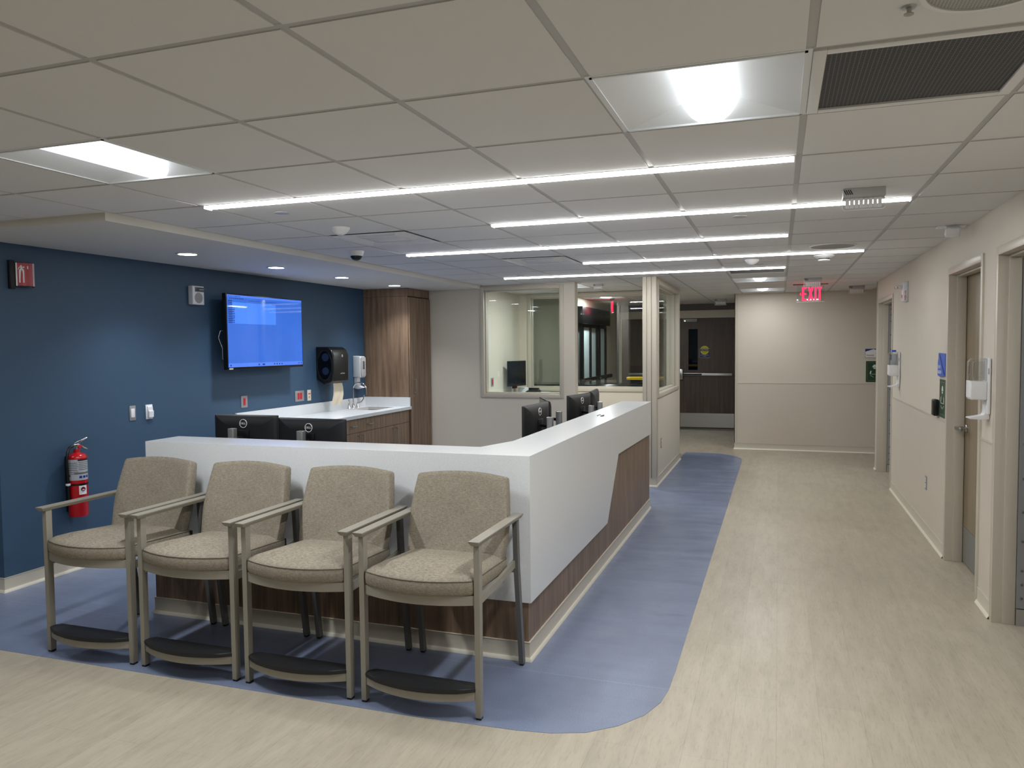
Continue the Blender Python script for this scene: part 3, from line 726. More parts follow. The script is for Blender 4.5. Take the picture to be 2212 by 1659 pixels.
dome_sensor(-2.69, 4.40, 'white cone shaped ceiling sensor left of the nearer air diffuser'); dome_sensor(-0.24, 7.50, 'white cone shaped ceiling sensor between the fourth and fifth light lines')
t = thing('security_camera', 'dome security camera with black lens beside the soffit', 'camera', (-3.22, 5.50, CE))
MB().lathe([(0.062, CE), (0.062, CE - 0.012), (0.055, CE - 0.034), (0.050, CE - 0.040)], (-3.22, 5.50, 0), 'z', 32).build('housing', 'white_plastic', t)
MB().lathe([(0.048, CE - 0.038), (0.044, CE - 0.052), (0.032, CE - 0.068), (0.014, CE - 0.076)], (-3.22, 5.50, 0), 'z', 32).build('dome', 'black', t)
t = thing('smoke_detector', 'white smoke detector behind the fourth light line at right', 'smoke detector', (0.373, 7.40, CE))
MB().lathe([(0.085, CE), (0.085, CE - 0.010), (0.062, CE - 0.022), (0.052, CE - 0.028)], (0.373, 7.40, 0), 'z', 32).build('base', 'white_plastic', t)
MB().lathe([(0.046, CE - 0.027), (0.046, CE - 0.038)], (0.373, 7.40, 0), 'z', 28).build('vent_band', 'sign_black', t)
MB().lathe([(0.052, CE - 0.037), (0.048, CE - 0.048), (0.030, CE - 0.054)], (0.373, 7.40, 0), 'z', 32).build('cap', 'white_plastic', t)
def speaker(x, y, r, label):
    t = thing('ceiling_speaker', label, 'speaker', (x, y, CE))
    ring(MB(), (x, y), r - 0.012, r, CE - 0.008, CE + 0.0005, 44).build('rim', 'white_plastic', t)
    MB().lathe([(r - 0.011, CE - 0.004), (r - 0.011, CE - 0.001)], (x, y, 0), 'z', 44).build('mesh_grille', 'speaker_mesh', t)
speaker(0.40, 6.70, 0.175, 'large round white ceiling speaker before the fourth light line'); speaker(0.44, 1.95, 0.15, 'round ceiling speaker cut off by the top edge')
t = thing('fire_sprinkler', 'tiny pendent fire sprinkler near the top right edge', 'sprinkler', (0.28, 2.034, CE))
MB().lathe([(0.017, CE), (0.015, CE - 0.004), (0.007, CE - 0.006), (0.005, CE - 0.016)], (0.28, 2.034, 0), 'z', 18).build('body', 'alu', t)
MB().lathe([(0.011, CE - 0.016), (0.011, CE - 0.018)], (0.28, 2.034, 0), 'z', 18).build('deflector', 'steel', t)
t = thing('corner_sensor', 'white tilted motion sensor at the ceiling edge of the right wall', 'sensor', (1.09, 5.90, CE))
MB().box(1.00, 1.17, 5.86, 5.94, CE - 0.012, CE, 0.004).build('bracket', 'white_plastic', t)
mt = Matrix.Translation((1.09, 5.86, CE - 0.045)) @ Matrix.Rotation(R(35), 4, 'X')
MB().box(-0.045, 0.045, -0.022, 0.022, -0.036, 0.036, 0.014, 3, mt).build('sensor_head', 'white_plastic', t)

# emergency light units and exit signs
def emergency(x, y, label, rz=0.0):
    t = thing('emergency_light', label, 'emergency light', (x, y, CE), rz, 'grey emergency light units on the ceiling')
    b = MB().box(-0.098, 0.098, 0.0, 0.085, -0.043, 0.0, 0.003).build('housing', 'grey_plastic', t, local=True)
    mb = MB()
    for k in range(4): mb.prism([(-0.097 + 0.0095 * k, -0.008), (-0.0925 + 0.0095 * k, -0.008), (-0.080 + 0.0095 * k, -0.032), (-0.0845 + 0.0095 * k, -0.032)], 'y', -0.002, 0.001)
    mb.build('vent_slot', 'sign_black', b, local=True, smooth=0)
    MB().prism(rrect(-0.098, 0.098, -0.104, -0.040, 0.012), 'y', 0.03, 0.036).build('clear_panel', 'acrylic', t, local=True)
    mb = MB()
    mb.tube([(p[0], 0.033, p[1]) for p in rrect(-0.098, 0.098, -0.104, -0.040, 0.012) if p[1] < -0.05], 0.0032, 6)
    mb.build('panel_rim', 'white_plastic', t, local=True)
    mb = MB()
    for k in range(8): mb.box(-0.085 + 0.0215 * k, -0.0675 + 0.0215 * k, 0.0285, 0.0295, -0.096, -0.048)
    mb.build('optic_block', 'white_plastic', t, local=True, smooth=0)
    return t
emergency(0.400, 4.27, 'grey emergency light with clear panel in front of the second light line')
emergency(0.378, 9.85, 'small grey emergency light just above the red exit sign')
emergency(0.995, 11.46, 'grey emergency light by the end wall, right of the exit sign')
emergency(-2.17, 9.62, 'grey emergency light in the office bay ceiling').scale = (0.6, 0.6, 0.6)
emergency(-0.95, 13.7, 'pale emergency light before the dark double door')
def exit_sign(loc, rz, label):
    t = thing('exit_sign', label, 'exit sign', loc, rz, 'red edge-lit exit signs')
    MB().box(-0.215, 0.215, -0.02, 0.02, -0.012, 0.0, 0.003).build('canopy', 'dark_grey', t, local=True)
    MB().box(-0.168, 0.168, -0.003, 0.003, -0.232, -0.012).build('clear_panel', 'acrylic', t, local=True, smooth=0)
    MB().box(-0.168, 0.168, -0.0045, 0.0045, -0.236, -0.229, 0.001).build('bottom_edge', 'white_plastic', t, local=True)
    mb = MB()
    for s in (-1,):
        y = s * 0.0045
        right = (1, 0, 0) if s < 0 else (-1, 0, 0)
        def bar(x0, x1, z0, z1): mb.box(x0, x1, y - 0.001, y + 0.001, z0, z1)
        q = 1 if s < 0 else -1
        T = 0.020; h0, h1 = -0.215, -0.042
        def B(x0, x1, z0, z1): bar(q * (x0 + 0.01), q * (x1 + 0.01), z0, z1)
        # E
        B(-0.112, -0.090, h0, h1); B(-0.09, -0.056, h1 - T, h1); B(-0.09, -0.062, (h0 + h1) / 2 - T / 2, (h0 + h1) / 2 + T / 2); B(-0.09, -0.056, h0, h0 + T)
        # X
        for (a, b) in ((-0.042, 0.004), (0.004, -0.042)):
            pts = [(q * (a + 0.01), h0), (q * (a + 0.032), h0), (q * (b + 0.032), h1), (q * (b + 0.01), h1)]
            mb.prism(pts, 'y', y - 0.001, y + 0.001)
        # I
        B(0.040, 0.061, h0, h1)
        # T
        B(0.072, 0.128, h1 - T, h1); B(0.089, 0.111, h0, h1 - T)
    mb.build('letters', 'exit_red', t, local=True, smooth=0)
    ch = MB()
    for s in (-1,): ch.prism([(-0.132, -0.128), (-0.118, -0.108), (-0.118, -0.122), (-0.122, -0.128), (-0.118, -0.134), (-0.118, -0.148)], 'y', s * 0.0045 - 0.001, s * 0.0045 + 0.001)
    ch.build('chevron', 'exit_red', t, local=True, smooth=0)
    return t
exit_sign((0.386, 10.85, CE), 0.0, 'red glowing exit sign hanging before the end wall')
exit_sign((-2.655, 12.85, CE), R(-72), 'red exit sign seen edge-on through the office glass')
# ------------------------------------------------------------------ reception desk
DK = thing('reception_desk', 'L-shaped reception desk with white quartz top and walnut panels', 'desk', (-2.4, 5.0, 0))
YF, XO, ZT, ZA = 3.715, -1.195, 1.072, 0.312
XDL = -3.672; YDE = 7.655
mb = MB()
top = [(XDL, YF), (XO, YF), (XO, YDE), (-1.485, YDE), (-1.485, 4.30), (-1.575, 3.995), (XDL, 3.995)]
mb.prism([(XDL + 0.02, YF + 0.02), (XO - 0.02, YF + 0.02)] + [(XO - 0.02, YDE - 0.0), (-1.485, YDE), (-1.485, 4.30), (-1.575, 3.995), (XDL + 0.02, 3.995)], 'z', ZT - 0.030, ZT)
mb.box(XDL, XO - 0.02, YF, YF + 0.02, ZA, ZT)                                    # front apron
mb.prism([(YF, ZA), (5.592, ZA), (6.02, 0.772), (YDE, 0.752), (YDE, ZT), (YF, ZT)], 'x', XO - 0.02, XO)   # side apron
mb.box(XDL, XDL + 0.02, YF + 0.02, 3.995, ZA, ZT)
mb.box(XO - 0.12, XO - 0.02, YDE - 0.02, YDE, 0.752, ZT - 0.030)
mb.build('quartz_shell', 'quartz', DK, smooth=20)
mb = MB(); XI = XO - 0.02
mb.box(-3.645, XI, YF + 0.020, 3.86, 0.0, ZT - 0.031); mb.box(-1.36, XI, 3.86, YDE - 0.02 + 0.04, 0.0, 0.745); mb.box(-1.36, XI - 0.001, 3.86, YDE - 0.021, 0.745, ZT - 0.031)
mb.build('wood_panel', 'wood', DK, smooth=0)
pth = [(-3.645, 3.86), (-3.645, YF + 0.020), (XI, YF + 0.020), (XI, YDE + 0.02)]
lip(MB().sweep(BP, pth).build('base_trim', 'trim', DK), pth)
mb = MB(); mb.box(-3.645, -1.36, 3.86, 4.62, 0.71, 0.74, 0.002); mb.box(-2.06, -1.36, 4.62, YDE, 0.71, 0.74, 0.002)
mb.build('work_surface', 'label_grey', DK)
for b_ in ((-3.62, -3.59, 3.861, 4.60), (-2.05, -1.37, YDE - 0.03, YDE), (-2.05, -2.02, 4.64, 5.2)):
    MB().box(*b_, 0, 0.71).build('end_panel', 'wood', DK, smooth=0)
mb = MB()
mb.tube([(-1.36, 5.985, ZT + 0.003), (-1.345, 6.03, ZT + 0.010), (-1.330, 6.00, ZT + 0.004), (-1.322, 6.07, ZT + 0.003)], 0.0032, 6); mb.tube([(-1.322, 5.94, ZT + 0.003), (-1.305, 5.99, ZT + 0.003)], 0.003, 6)
tag(mb.build('wire_clip', 'dark_grey'), 'small bent wire clip lying on the white desk top', 'clip')

# ------------------------------------------------------------------ chairs
def cushion_outline(hw, y0, y1, bulge, n=14, r=0.03):
    pts = []
    for k in range(n + 1):
        t = -1 + 2 * k / n; pts.append((hw * t, y0 - bulge * (1 - t * t)))
    pts[0] = (-hw, y0 + 0.012); pts[-1] = (hw, y0 + 0.012)
    pts.insert(1, (-hw + 0.010, y0 - 0.004)); pts.insert(-1, (hw - 0.010, y0 - 0.004))
    pts += [(hw - 0.004, y0 + 0.15), (hw - 0.012, y1 - r)]
    pts += [(hw - 0.012 - r * 0.3, y1 - r * 0.3), (hw - 0.012 - r, y1), (-hw + 0.012 + r, y1), (-hw + 0.012 + r * 0.3, y1 - r * 0.3), (-hw + 0.012, y1 - r), (-hw + 0.004, y0 + 0.15)]
    return pts
def make_chair():
    t = thing('hip_chair', 'x', 'chair', (0, 0, 0), group='high waiting chairs in front of the reception desk')
    lx = 0.283
    for s in (-1, 1):
        # front leg, slightly tapered, with glide
        mb = MB()
        def sec(y, z, wx, wy): return [(s * lx - wx / 2, y - wy / 2, z), (s * lx + wx / 2, y - wy / 2, z), (s * lx + wx / 2, y + wy / 2, z), (s * lx - wx / 2, y + wy / 2, z)]
        mb.loft([sec(0, 0.010, 0.024, 0.033), sec(0, 0.775, 0.026, 0.036)])
        lg = mb.build('front_leg', 'chair_metal', t, local=True, smooth=0)
        MB().box(s * lx - 0.012, s * lx + 0.012, -0.014, 0.014, 0.0, 0.011).build('glide', 'black', lg, local=True, smooth=0)
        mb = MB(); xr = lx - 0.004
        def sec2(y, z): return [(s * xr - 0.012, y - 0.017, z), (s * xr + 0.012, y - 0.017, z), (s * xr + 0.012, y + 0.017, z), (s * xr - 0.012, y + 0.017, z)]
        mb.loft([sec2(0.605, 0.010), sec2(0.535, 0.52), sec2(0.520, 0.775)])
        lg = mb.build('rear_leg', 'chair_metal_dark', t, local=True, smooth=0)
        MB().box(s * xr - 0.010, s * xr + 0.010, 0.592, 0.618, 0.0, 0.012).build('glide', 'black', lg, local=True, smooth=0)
        # arm: flat top with undercut edges
        mb = MB(); y0, y1 = -0.048, 0.560
        def asec(y, e): return [(s * lx - 0.025 + e, y, 0.795), (s * lx - 0.025 + e, y, 0.790), (s * lx - 0.016, y + (0.012 if y < 0 else -0.012), 0.774), (s * lx + 0.016, y + (0.012 if y < 0 else -0.012), 0.774), (s * lx + 0.025 - e, y, 0.790), (s * lx + 0.025 - e, y, 0.795)]
        mb.loft([asec(y0, 0.0), asec(y1, 0.0)])
        mb.build('armrest', 'chair_metal', t, local=True, smooth=0)
        # seat rail
        mb = MB(); mb.loft([[(s * (lx - 0.022), 0.0, 0.490), (s * (lx - 0.006), 0.0, 0.490), (s * (lx - 0.006), 0.0, 0.532), (s * (lx - 0.022), 0.0, 0.532)],
                            [(s * (lx - 0.022), 0.30, 0.508), (s * (lx - 0.006), 0.30, 0.508), (s * (lx - 0.006), 0.30, 0.540), (s * (lx - 0.022), 0.30, 0.540)],
                            [(s * (lx - 0.022), 0.535, 0.530), (s * (lx - 0.006), 0.535, 0.530), (s * (lx - 0.006), 0.535, 0.566), (s * (lx - 0.022), 0.535, 0.566)]])
        mb.build('seat_rail', 'chair_metal', t, local=True, smooth=0)
    def bar(z0, z1, yb, bulge, th, n=16, hw=0.272):
        rings = []
        for k in range(n + 1):
            u = -1 + 2 * k / n; y = yb - bulge * (1 - u * u); x = hw * u
            rings.append([(x, y - th / 2, z0), (x, y + th / 2, z0), (x, y + th / 2, z1), (x, y - th / 2, z1)])
        return MB().loft(rings)
    bar(0.506, 0.549, 0.0, 0.062, 0.018).build('front_rail', 'chair_metal', t, local=True)
    bar(0.085, 0.122, -0.004, 0.072, 0.016).build('footrest_bar', 'chair_metal', t, local=True)
    bar(0.500, 0.530, 0.535, 0.0, 0.018, 4).build('rear_rail', 'chair_metal', t, local=True)
    # foot pad
    n = 16; pts = [(-0.268, 0.030)]
    pts = [(0.245, 0.040), (-0.245, 0.040), (-0.274, 0.012), (-0.272, -0.018)]
    for k in range(1, n):
        u = -1 + 2 * k / n; pts.append((0.266 * u, -0.030 - 0.062 * (1 - u * u)))
    pts += [(0.272, -0.018), (0.274, 0.012)]
    MB().prism(pts, 'z', 0.123, 0.143, 0.005).build('foot_pad', 'rubber', t, local=True)
    # seat cushion, domed, sloping slightly to the back
    O = cushion_outline(0.268, -0.018, 0.475, 0.070); c = Vector((0, 0.21))
    def rg(k, z, dz=0.0): return [(c.x + (p[0] - c.x) * k, c.y + (p[1] - c.y) * k, z - 0.050 * max(0, (p[1] - 0.0)) * 1.0 - 0.012 * (p[0] / 0.27) ** 2 * 0 + dz) for p in O]
    st = MB().loft([rg(0.955, 0.548), rg(0.985, 0.552), rg(1.0, 0.562), rg(1.006, 0.585), rg(0.999, 0.610), rg(0.980, 0.619), rg(0.90, 0.632), rg(0.70, 0.645), rg(0.4, 0.653), rg(0.1, 0.656)]).build('seat', 'fabric', t, local=True, smooth=60)
    MB().tube([(p[0], p[1], p[2]) for p in rg(0.997, 0.6135)], 0.0022, 6, closed=True).build('piping', 'fabric_seam', st, local=True)
    # backrest: tapered shield leaning back
    half = [(0.244, 0.0), (0.250, 0.006), (0.256, 0.08), (0.262, 0.16), (0.263, 0.21), (0.258, 0.28), (0.250, 0.35), (0.241, 0.415), (0.238, 0.424), (0.230, 0.430)]
    topc = [(0.230 - 0.46 * k / 12, 0.430 + 0.016 * (1 - (1 - 2 * k / 12) ** 2)) for k in range(1, 12)]
    prof = half + topc + [(-x, h) for x, h in half[::-1]]
    ang = R(15.5); z0, yb = 0.572, 0.408
    def P3(x, h, d):
        cur = 0.030 * (x / 0.25) ** 2 * -1
        return (x, yb + h * math.sin(ang) * 0.98 + d * math.cos(ang) + cur * (1 if d < 0.03 else 0.6) + 0.02 * (h / 0.44) ** 2 * 0, z0 + h * math.cos(ang) - d * math.sin(ang))
    cen = (0, 0.21)
    def br(k, d): return [P3(cen[0] + (x - cen[0]) * k, cen[1] + (h - cen[1]) * k, d) for x, h in prof]
    bk = MB().loft([br(0.1, -0.002), br(0.5, -0.002), br(0.90, 0.0), br(0.972, 0.001), br(0.990, 0.004), br(1.0, 0.010), br(1.002, 0.018), br(1.0, 0.044), br(0.99, 0.052), br(0.95, 0.056), br(0.2, 0.056)]).build('backrest', 'fabric', t, local=True, smooth=48)
    MB().tube([P3(cen[0] + x * 0.992, cen[1] + (h - cen[1]) * 0.992, 0.0045) for x, h in prof], 0.0014, 6, closed=True).build('seam', 'fabric', bk, local=True)
    mb = MB()
    for s in (-1, 1): mb.box(s * 0.20 - 0.012, s * 0.20 + 0.012, 0.46, 0.530, 0.520, 0.575, 0.003)
    mb.box(-0.21, 0.21, 0.470, 0.486, 0.535, 0.60, 0.003)
    mb.build('back_bracket', 'black_soft', t, local=True)
    return t
c0 = make_chair()
CL = ['leftmost taupe high waiting chair, beside the blue wall and the fire extinguisher', 'second taupe high waiting chair from the left, in front of the desk', 'third taupe high waiting chair from the left, in front of the desk', 'rightmost taupe high waiting chair, at the white desk corner']
for k, x in enumerate((-3.443, -2.798, -2.156, -1.512)):
    o = c0 if k == 0 else copy_tree(c0)
    put(o, (x, 3.073, 0.0015)); o['label'] = CL[k]

# ------------------------------------------------------------------ monitors behind the desk
def monitor(p0, p1, ztop, H, label, pole, pz, logo=True, tilt=0.0, group='computer monitors on the reception desk', base_z=0.74, zoff=0.0):
    """back panel runs from p0 to p1 (left to right seen from behind)"""
    a, b = Vector((p0[0], p0[1], 0)), Vector((p1[0], p1[1], 0)); W = (b - a).length; d = (b - a) / W; nb = Vector((d.y, -d.x, 0))   # nb: towards the viewer of the back
    mid = (a + b) / 2
    t = thing('computer_monitor', label, 'monitor', (pole[0], pole[1], base_z), group=group)
    m = Matrix((d, -nb, Vector((0, 0, 1)))).transposed().to_4x4(); m.translation = Vector((mid.x, mid.y, ztop - H))
    # local: x along width, y away from the back viewer (towards the screen), z up
    hw = W / 2
    bk = MB()
    def rr(k, y): return [(x, y, z) for x, z in rrect(-hw * k, hw * k, H * (1 - k) / 2 * 1.0, H - H * (1 - k) / 2, 0.006, 3)]
    bk.loft([rr(0.55, -0.030), rr(0.72, -0.026), rr(0.90, -0.014), rr(0.985, -0.004), rr(1.0, 0.004), rr(1.0, 0.016)])
    bk.xform(m); body = bk.build('back_shell', 'black_soft', t, smooth=50)
    MB().box(-hw + 0.007, hw - 0.007, 0.0155, 0.0175, 0.016, H - 0.008).xform(m).build('screen', 'scr_off', t, smooth=0)
    if logo:
        lm = m @ face_mtx((0.0, -0.0315, H * 0.60 if H < 0.28 else H * 0.72), (1, 0, 0), (0, 0, 1))
        y = -0.0305; zc = H * 0.815
        lg = MB(); R0, R1 = 0.030, 0.0265; N = 32
        lg.loft([[(r * math.cos(2 * PI * k / N), yy, zc + r * math.sin(2 * PI * k / N)) for k in range(N)] for r, yy in ((R1, y + 0.004), (R1, y - 0.0012), (R0, y - 0.0012), (R0, y + 0.004))], cap=False)
        lg.text('DELL', 0.019, face_mtx((0, y - 0.0012, zc), (1, 0, 0), (0, 0, 1)), 0.0006)
        lg.xform(m); lg.build('logo_ring', 'sign_white', body)
    # stand: clamp base, silver column and black arm reaching the back
    px_, py_ = pole
    s = MB(); s.prism(rrect(px_ - 0.023, px_ + 0.023, py_ - 0.023, py_ + 0.023, 0.006, 3), 'z', base_z + 0.0, pz, 0.0015, 1)
    col = s.build('stand_column', 'alu', t)
    c = MB(); c.box(px_ - 0.05, px_ + 0.05, py_ - 0.05, py_ + 0.05, base_z, base_z + 0.012, 0.003); c.build('stand_base', 'black_soft', t)
    za = min(pz - 0.07, ztop - 0.14)
    tgt = m @ Vector((0, -0.024, za - (ztop - H)))
    arm = MB(); arm.tube([(px_, py_, za), tuple(tgt)], 0.013, 10); arm.build('arm', 'black', t)
    mt = m.copy(); 
    MB().box(-0.05, 0.05, -0.040, -0.018, za - (ztop - H) - 0.05, za - (ztop - H) + 0.05, 0.003).xform(m).build('mount_plate', 'black', t)
    return t
monitor((-3.772, 4.455), (-3.262, 4.475), 1.172, 0.31, 'left one of two black monitors behind the chairs, its back to the viewer', (-3.535, 4.345), 1.089)
monitor((-3.245, 4.462), (-2.702, 4.432), 1.160, 0.32, 'right one of two black monitors behind the chairs, its back to the viewer', (-2.985, 4.345), 1.087)
monitor((-1.80, 5.46), (-1.768, 6.0), 1.182, 0.32, 'black monitor back on the long desk side, nearest to the desk corner', (-1.656, 5.668), 1.087)
monitor((-1.765, 6.03), (-1.985, 6.52), 1.182, 0.32, 'angled monitor just behind the nearest one on the long desk side', (-1.724, 6.168), 1.088, logo=False)
monitor((-1.80, 6.75), (-1.722, 7.275), 1.180, 0.32, 'black monitor back in the farther pair on the long desk side', (-1.612, 6.854), 1.087)
monitor((-1.720, 7.30), (-1.775, 7.84), 1.186, 0.32, 'farthest monitor on the long desk side, half hidden by its neighbour', (-1.636, 7.325), 1.087, logo=False)

# ------------------------------------------------------------------ cabinets along the blue wall
XF = -4.318      # cabinet fronts
def cabinet(y0, y1, drawer_pulls, label):
    t = thing('base_cabinet', label, 'cabinet', ((XL + XF) / 2, (y0 + y1) / 2, 0), group='wooden base cabinets under the white worktop')
    mb = MB(); mb.box(XL + 0.002, XF - 0.02, y0, y1, 0.10, 0.868); mb.box(XL + 0.002, XF - 0.08, y0, y1, 0.0, 0.10)
    mb.build('carcass', 'wood', t, smooth=0)
    g = 0.002; zs = 0.712
    dr = MB().box(XF - 0.019, XF, y0 + g, y1 - g, zs + g, 0.862, 0.001, 1).build('drawer_front', 'wood', t)
    for y in drawer_pulls:
        h = MB(); h.tube([(XF, y - 0.05, 0.788), (XF + 0.026, y - 0.05, 0.788), (XF + 0.026, y + 0.05, 0.788), (XF, y + 0.05, 0.788)], 0.0052, 8); h.build('pull', 'steel', dr)
    ym = (y0 + y1) / 2
    for (a, b, hy) in ((y0, ym, ym - 0.045), (ym, y1, ym + 0.045)):
        d = MB().box(XF - 0.019, XF, a + g, b - g, 0.105, zs - g, 0.001, 1).build('door', 'wood', t)
        h = MB(); h.tube([(XF, hy, 0.50), (XF + 0.026, hy, 0.50), (XF + 0.026, hy, 0.675), (XF, hy, 0.675)], 0.0052, 8); h.build('pull', 'steel', d)
cabinet(6.15, 6.968, (6.36, 6.76), 'wooden base cabinet hidden behind the two black monitors')
cabinet(6.968, 7.786, (7.235, 7.59), 'wooden base cabinet with two drawer pulls, under the worktop')
cabinet(7.786, 8.565, (), 'wooden base cabinet below the sink, without drawer pulls')
t = thing('tall_cabinet', 'floor to ceiling walnut cabinet beside the sink', 'cabinet', (-4.62, 8.88, 0))
mb = MB(); mb.box(XL + 0.002, XF - 0.002, 8.58, YB - 0.002, 0.0, 2.262); mb.box(XL + 0.002, XF, 8.578, YB - 0.002, 2.265, 2.362)
mb.build('carcass', 'wood', t, smooth=0)
d = MB().box(XF - 0.001, XF + 0.018, 8.592, YB - 0.022, 0.1, 2.250, 0.001, 1).build('door', 'wood', t)
MB().box(XF - 0.0015, XF + 0.002, 8.582, YB - 0.01, 2.250, 2.264).build('reveal', 'sign_black', t, smooth=0)
MB().tube([(XF + 0.018, 8.70, 1.07), (XF + 0.044, 8.70, 1.07), (XF + 0.044, 8.70, 1.232), (XF + 0.018, 8.70, 1.232)], 0.0052, 8).build('pull', 'steel', d)
MB().lathe([(0.010, 0.018), (0.010, 0.024), (0.004, 0.025)], (XF, 8.665, 1.028), 'x', 16).build('lock', 'steel', d)
# worktop with undermount sink opening
WT = thing('worktop', 'white quartz worktop with backsplash along the blue wall', 'worktop', (-4.62, 7.35, 0.87))
SX0, SX1, SY0, SY1 = -4.80, -4.44, 7.94, 8.42
XW = -4.285; mb = MB()
mb.box(XL + 0.001, SX0, 6.11, 8.578, 0.869, 0.905); mb.box(SX1, XW, 6.11, 8.578, 0.869, 0.905); mb.box(SX0, SX1, 6.11, SY0, 0.869, 0.905); mb.box(SX0, SX1, SY1, 8.578, 0.869, 0.905)
mb.build('slab', 'quartz', WT, smooth=0)
mb = MB(); mb.box(XL + 0.001, XL + 0.021, 6.11, 8.578, 0.905, 1.016, 0.001, 1); mb.box(XL + 0.021, XF + 0.02, 8.556, 8.577, 0.905, 1.016, 0.001, 1)
mb.build('backsplash', 'quartz', WT)
sk = thing('sink', 'stainless undermount sink sunk into the white worktop', 'sink', (-4.62, 8.18, 0.70))
mb = MB(); e = 0.006
mb.loft([[(SX0 - .004, SY0 - .004, .868), (SX1 + .004, SY0 - .004, .868), (SX1 + .004, SY1 + .004, .868), (SX0 - .004, SY1 + .004, .868)], [(SX0 + e, SY0 + e, .70), (SX1 - e, SY0 + e, .70), (SX1 - e, SY1 - e, .70), (SX0 + e, SY1 - e, .70)]], cap=False)
mb.poly([(SX0 + e, SY0 + e, .70), (SX1 - e, SY0 + e, .70), (SX1 - e, SY1 - e, .70), (SX0 + e, SY1 - e, .70)])
mb.build('basin', 'steel', sk, smooth=0)
MB().lathe([(0.03, 0.702), (0.028, 0.705), (0.012, 0.703)], (-4.62, 8.18, 0), 'z', 20).build('drain', 'chrome', sk)
fx, fy, fz = -4.862, 8.165, 0.905
ft = thing('faucet', 'chrome gooseneck faucet with two blade handles over the sink', 'faucet', (fx, fy, fz))
MB().lathe([(0.026, fz), (0.024, fz + 0.012), (0.014, fz + 0.045), (0.010, fz + 0.06)], (fx, fy, 0), 'z', 20).build('base', 'chrome', ft)
pts = [(fx, fy, fz + 0.05), (fx, fy, fz + 0.225)] + [(fx + 0.085 - 0.085 * math.cos(R(a)), fy + 0.02 * a / 180, fz + 0.225 + 0.085 * math.sin(R(a))) for a in range(20, 200, 20)] + [(fx + 0.17, fy + 0.02, fz + 0.19)]
MB().tube(pts, 0.0085, 12).build('spout', 'chrome', ft)
MB().cyl((fx + 0.17, fy + 0.02, fz + 0.192), (fx + 0.17, fy + 0.02, fz + 0.165), 0.011, 14).build('aerator', 'chrome', ft)
for s in (-1, 1):
    hb = MB().lathe([(0.024, fz), (0.022, fz + 0.010), (0.013, fz + 0.040), (0.009, fz + 0.060), (0.006, fz + 0.065)], (fx, fy + s * 0.102, 0), 'z', 18).build('valve', 'chrome', ft)
    y = fy + s * 0.102
    MB().tube([(fx, y, fz + 0.058), (fx + 0.03, y + s * 0.035, fz + 0.064), (fx + 0.055, y + s * 0.075, fz + 0.088), (fx + 0.06, y + s * 0.10, fz + 0.11)] if s < 0 else [(fx, y, fz + 0.058), (fx + 0.035, y + 0.025, fz + 0.066), (fx + 0.06, y + 0.04, fz + 0.10), (fx + 0.062, y + 0.05, fz + 0.15)], [0.006, 0.0065, 0.008, 0.007], 10).build('blade_handle', 'chrome', hb)
# ------------------------------------------------------------------ things on the blue wall
# screen
ty0, ty1, tz0, tz1 = 6.02, 7.26, 1.452, 2.162; xs = XL + 0.165
tv = thing('wall_screen', 'large wall mounted screen showing a bright blue desktop', 'television', (XL, 6.64, tz0))
# fit: the screen stands off the wall
sc_ = (0 - xs) / (0 - XL)
ty0, ty1 = 5.825, 7.012; tz0, tz1 = 1.441, 2.146
fr = MB(); fr.box(xs - 0.045, xs, ty0, ty1, tz0, tz1, 0.004)
case = fr.build('case', 'black', tv)
MB().box(xs + 0.0001, xs + 0.0012, ty0 + 0.012, ty1 - 0.012, tz0 + 0.022, tz1 - 0.012).build('screen', 'tv_blue', tv, smooth=0)
sy0, sy1, sz0, sz1 = ty0 + 0.012, ty1 - 0.012, tz0 + 0.022, tz1 - 0.012
def U(u): return sy0 + (sy1 - sy0) * u
def V(v): return sz1 - (sz1 - sz0) * v
X1 = xs + 0.0016
MB().box(X1 - 0.0003, X1, U(0.06), U(0.62), V(0.395), V(0.10)).build('bright_window', 'tv_window', tv, smooth=0)
MB().box(X1 - 0.0003, X1, U(0.0), U(1.0), V(1.0), V(0.945)).build('task_bar', 'tv_bar', tv, smooth=0)
MB().box(X1 - 0.0003, X1, U(0.0), U(1.0), V(0.030), V(0.0)).build('title_bar', 'tv_bar', tv, smooth=0)
mb = MB(); random.seed(3)
for k in range(13):
    v = 0.075 + 0.0248 * k
    u = 0.012
    while u < (0.085 if k > 3 else 0.06):
        w = random.uniform(0.006, 0.014); mb.box(X1, X1 + 0.0004, U(u), U(u + w), V(v + 0.014), V(v)); u += w + 0.003
mb.build('file_list', 'tv_dark', tv, smooth=0)
mb = MB()
for k in range(11): mb.box(X1, X1 + 0.0004, U(0.012 + 0.014 * k), U(0.012 + 0.014 * k + random.uniform(.005, .010)), V(0.026), V(0.014))
for k in range(8): mb.box(X1, X1 + 0.0004, U(0.03 + 0.022 * k), U(0.042 + 0.022 * k), V(0.055), V(0.042))
for k in range(34): mb.box(X1, X1 + 0.0004, U(0.26 + 0.011 * k), U(0.26 + 0.011 * k + random.uniform(.003, .008)), V(0.072), V(0.064))
mb.build('menu_row', 'tv_dark', tv, smooth=0)
for u, w in ((0.02, .014), (0.372, .014), (0.425, .03), (0.58, .014), (0.615, .014), (0.65, .014), (0.685, .014), (0.93, .008), (0.95, .008), (0.975, .012)):
    MB().box(X1, X1 + 0.0004, U(u), U(u + w), V(0.984), V(0.963)).build('icon', 'tv_dark', tv, smooth=0)
MB().box(xs + 0.0002, xs + 0.001, ty0 + 0.02, ty0 + 0.075, tz0 + 0.003, tz0 + 0.014).build('sticker', 'ivory', case, smooth=0)
MB().box(XL, xs - 0.045, 6.30, 6.62, 1.62, 1.98, 0.004).build('wall_bracket', 'black_soft', tv)
